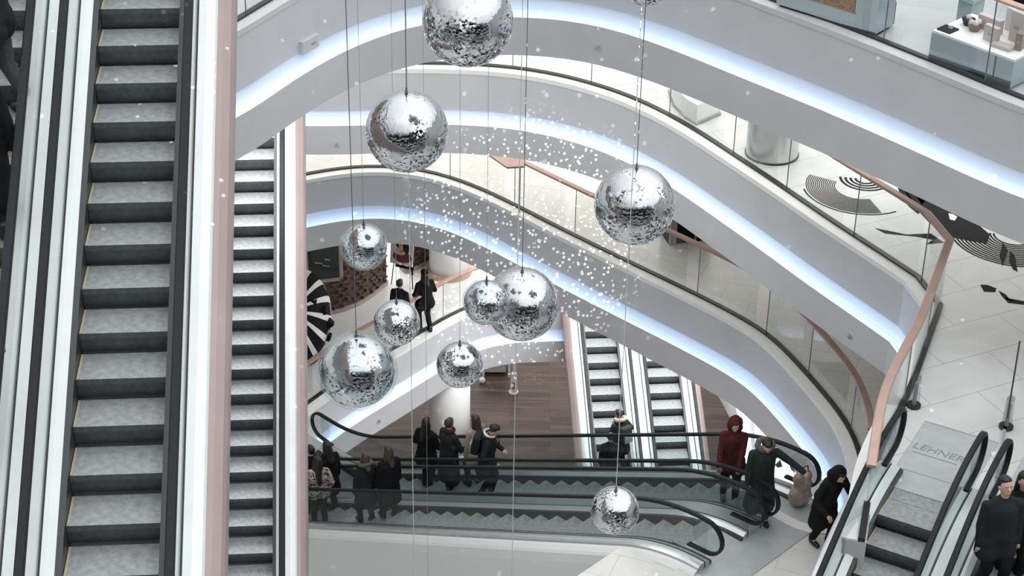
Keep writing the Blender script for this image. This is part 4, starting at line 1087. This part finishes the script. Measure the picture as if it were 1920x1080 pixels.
blk('wooden_crate', (1648, 62), (1676, 48), zA, .35, .33, 'dark brown wooden crate beside the mirrored showcase', 'crate', crate)

# ---- small fittings on the balcony fronts
q, n_ = on_fascia(PA, zA, HH['A'], 572, 80, .005)
t = thing('wall_box', 'shallow pale box fixed to the upper balcony front at left', 'wall box', q, atan2(n_.y, n_.x)+pi/2)
bm = bmesh.new(); box(bm, (0, -.03, 0), (.42, .08, .22)); bevel(bm, .012, 2); link('box_body', bm, 'fascia', t)
bm = bmesh.new(); box(bm, (.06, -.072, .0), (.12, .01, .03)); link('slot', bm, 'grey', t)
for (P, k, px, py, lab) in ((PA, 'A', 1128, 87, 'small round sprinkler on the upper balcony front right of the top mirror ball'), (PB, 'B', 635, 267, 'small round sprinkler low on the second balcony front at left'),
                            (PB, 'B', 1604, 633, 'small round sprinkler low on the second balcony front near the copper corner'), (PC, 'C', 692, 438, 'small round sprinkler on the speckled third balcony front'),
                            (PD, 'D', 712, 787, 'small round sprinkler on the lowest balcony front')):
    q, n_ = on_fascia(P, LV[k], HH[k], px, py, LOWOFF)
    t = thing('sprinkler', lab, 'sprinkler', q, atan2(n_.y, n_.x)-pi/2)
    bm = bmesh.new(); cyl(bm, (0, 0, 0), .055, .02, 24); 
    for v_ in bm.verts: v_.co = Vector((v_.co.x, v_.co.z+.01, v_.co.y))
    link('cover_plate', bm, 'metal', t)
    bm = bmesh.new(); uvsphere(bm, .028, (0, .04, 0), 16, 10); link('nozzle', bm, 'grey', t, True)
# bag between the people at the escalator head
p = stand(1505, 880, LV['C'], .75)
t = thing('shopping_bag', 'crumpled beige bag between the green coat and the black hood', 'bag', p, .4)
s = Soft(); s.ell((0, 0, .22), (.2, .14, .22)); s.ell((.04, 0, .42), (.16, .12, .18)); s.ell((-.05, 0, .56), (.10, .09, .12)); s.ell((.12, 0, .60), (.06, .06, .10)); s.done('bag_body', 'beige', t, .014, 1, .06)
bm = bmesh.new(); tube(bm, [(-.05, -.03, .6), (-.02, -.02, .8), (.08, -.02, .82), (.12, 0, .64)], .01); link('handle', bm, 'ink', t)

# ---- landing plate with raised letters at the head of the right escalator
def letters(txt, size, m, mw, name, parent):
    cu = bpy.data.curves.new(name, 'FONT'); cu.body = txt; cu.size = size; cu.extrude = .002; cu.align_x = 'CENTER'; cu.align_y = 'CENTER'; cu.shear = .15
    o = bpy.data.objects.new(name, cu); COL.objects.link(o); dg = bpy.context.evaluated_depsgraph_get(); dg.update()
    me = bpy.data.meshes.new_from_object(o.evaluated_get(dg)); bpy.data.objects.remove(o)
    me.name = name; me.materials.clear(); me.materials.append(M[m]); o = bpy.data.objects.new(name, me); COL.objects.link(o); o.parent = parent; o.matrix_local = mw
    return o
for gi, gt in enumerate(GESC):
    Lg = nG*.4; Hg = nG*RISE; y0 = Lg+gft-.35; y1 = Lg+gft+1.35
    bm = bmesh.new(); box(bm, (0, (y0+y1)/2, Hg+.006), (1.04, y1-y0, .014)); pt = link('landing_plate', bm, 'plate', gt)
    for yy in (y1-.02, y0+.45):
        bm = bmesh.new(); box(bm, (0, yy, Hg+.0135), (1.04, .012, .004)); link('plate_joint', bm, 'grey', pt)
    letters('LEHNER', .20, 'text', Matrix.Translation((-.12, y0+1.05, Hg+.016)), 'raised_letters', pt)
    bm = bmesh.new(); box(bm, (-.12, y0+.90, Hg+.015), (.62, .018, .004)); link('underline', bm, 'text', pt)
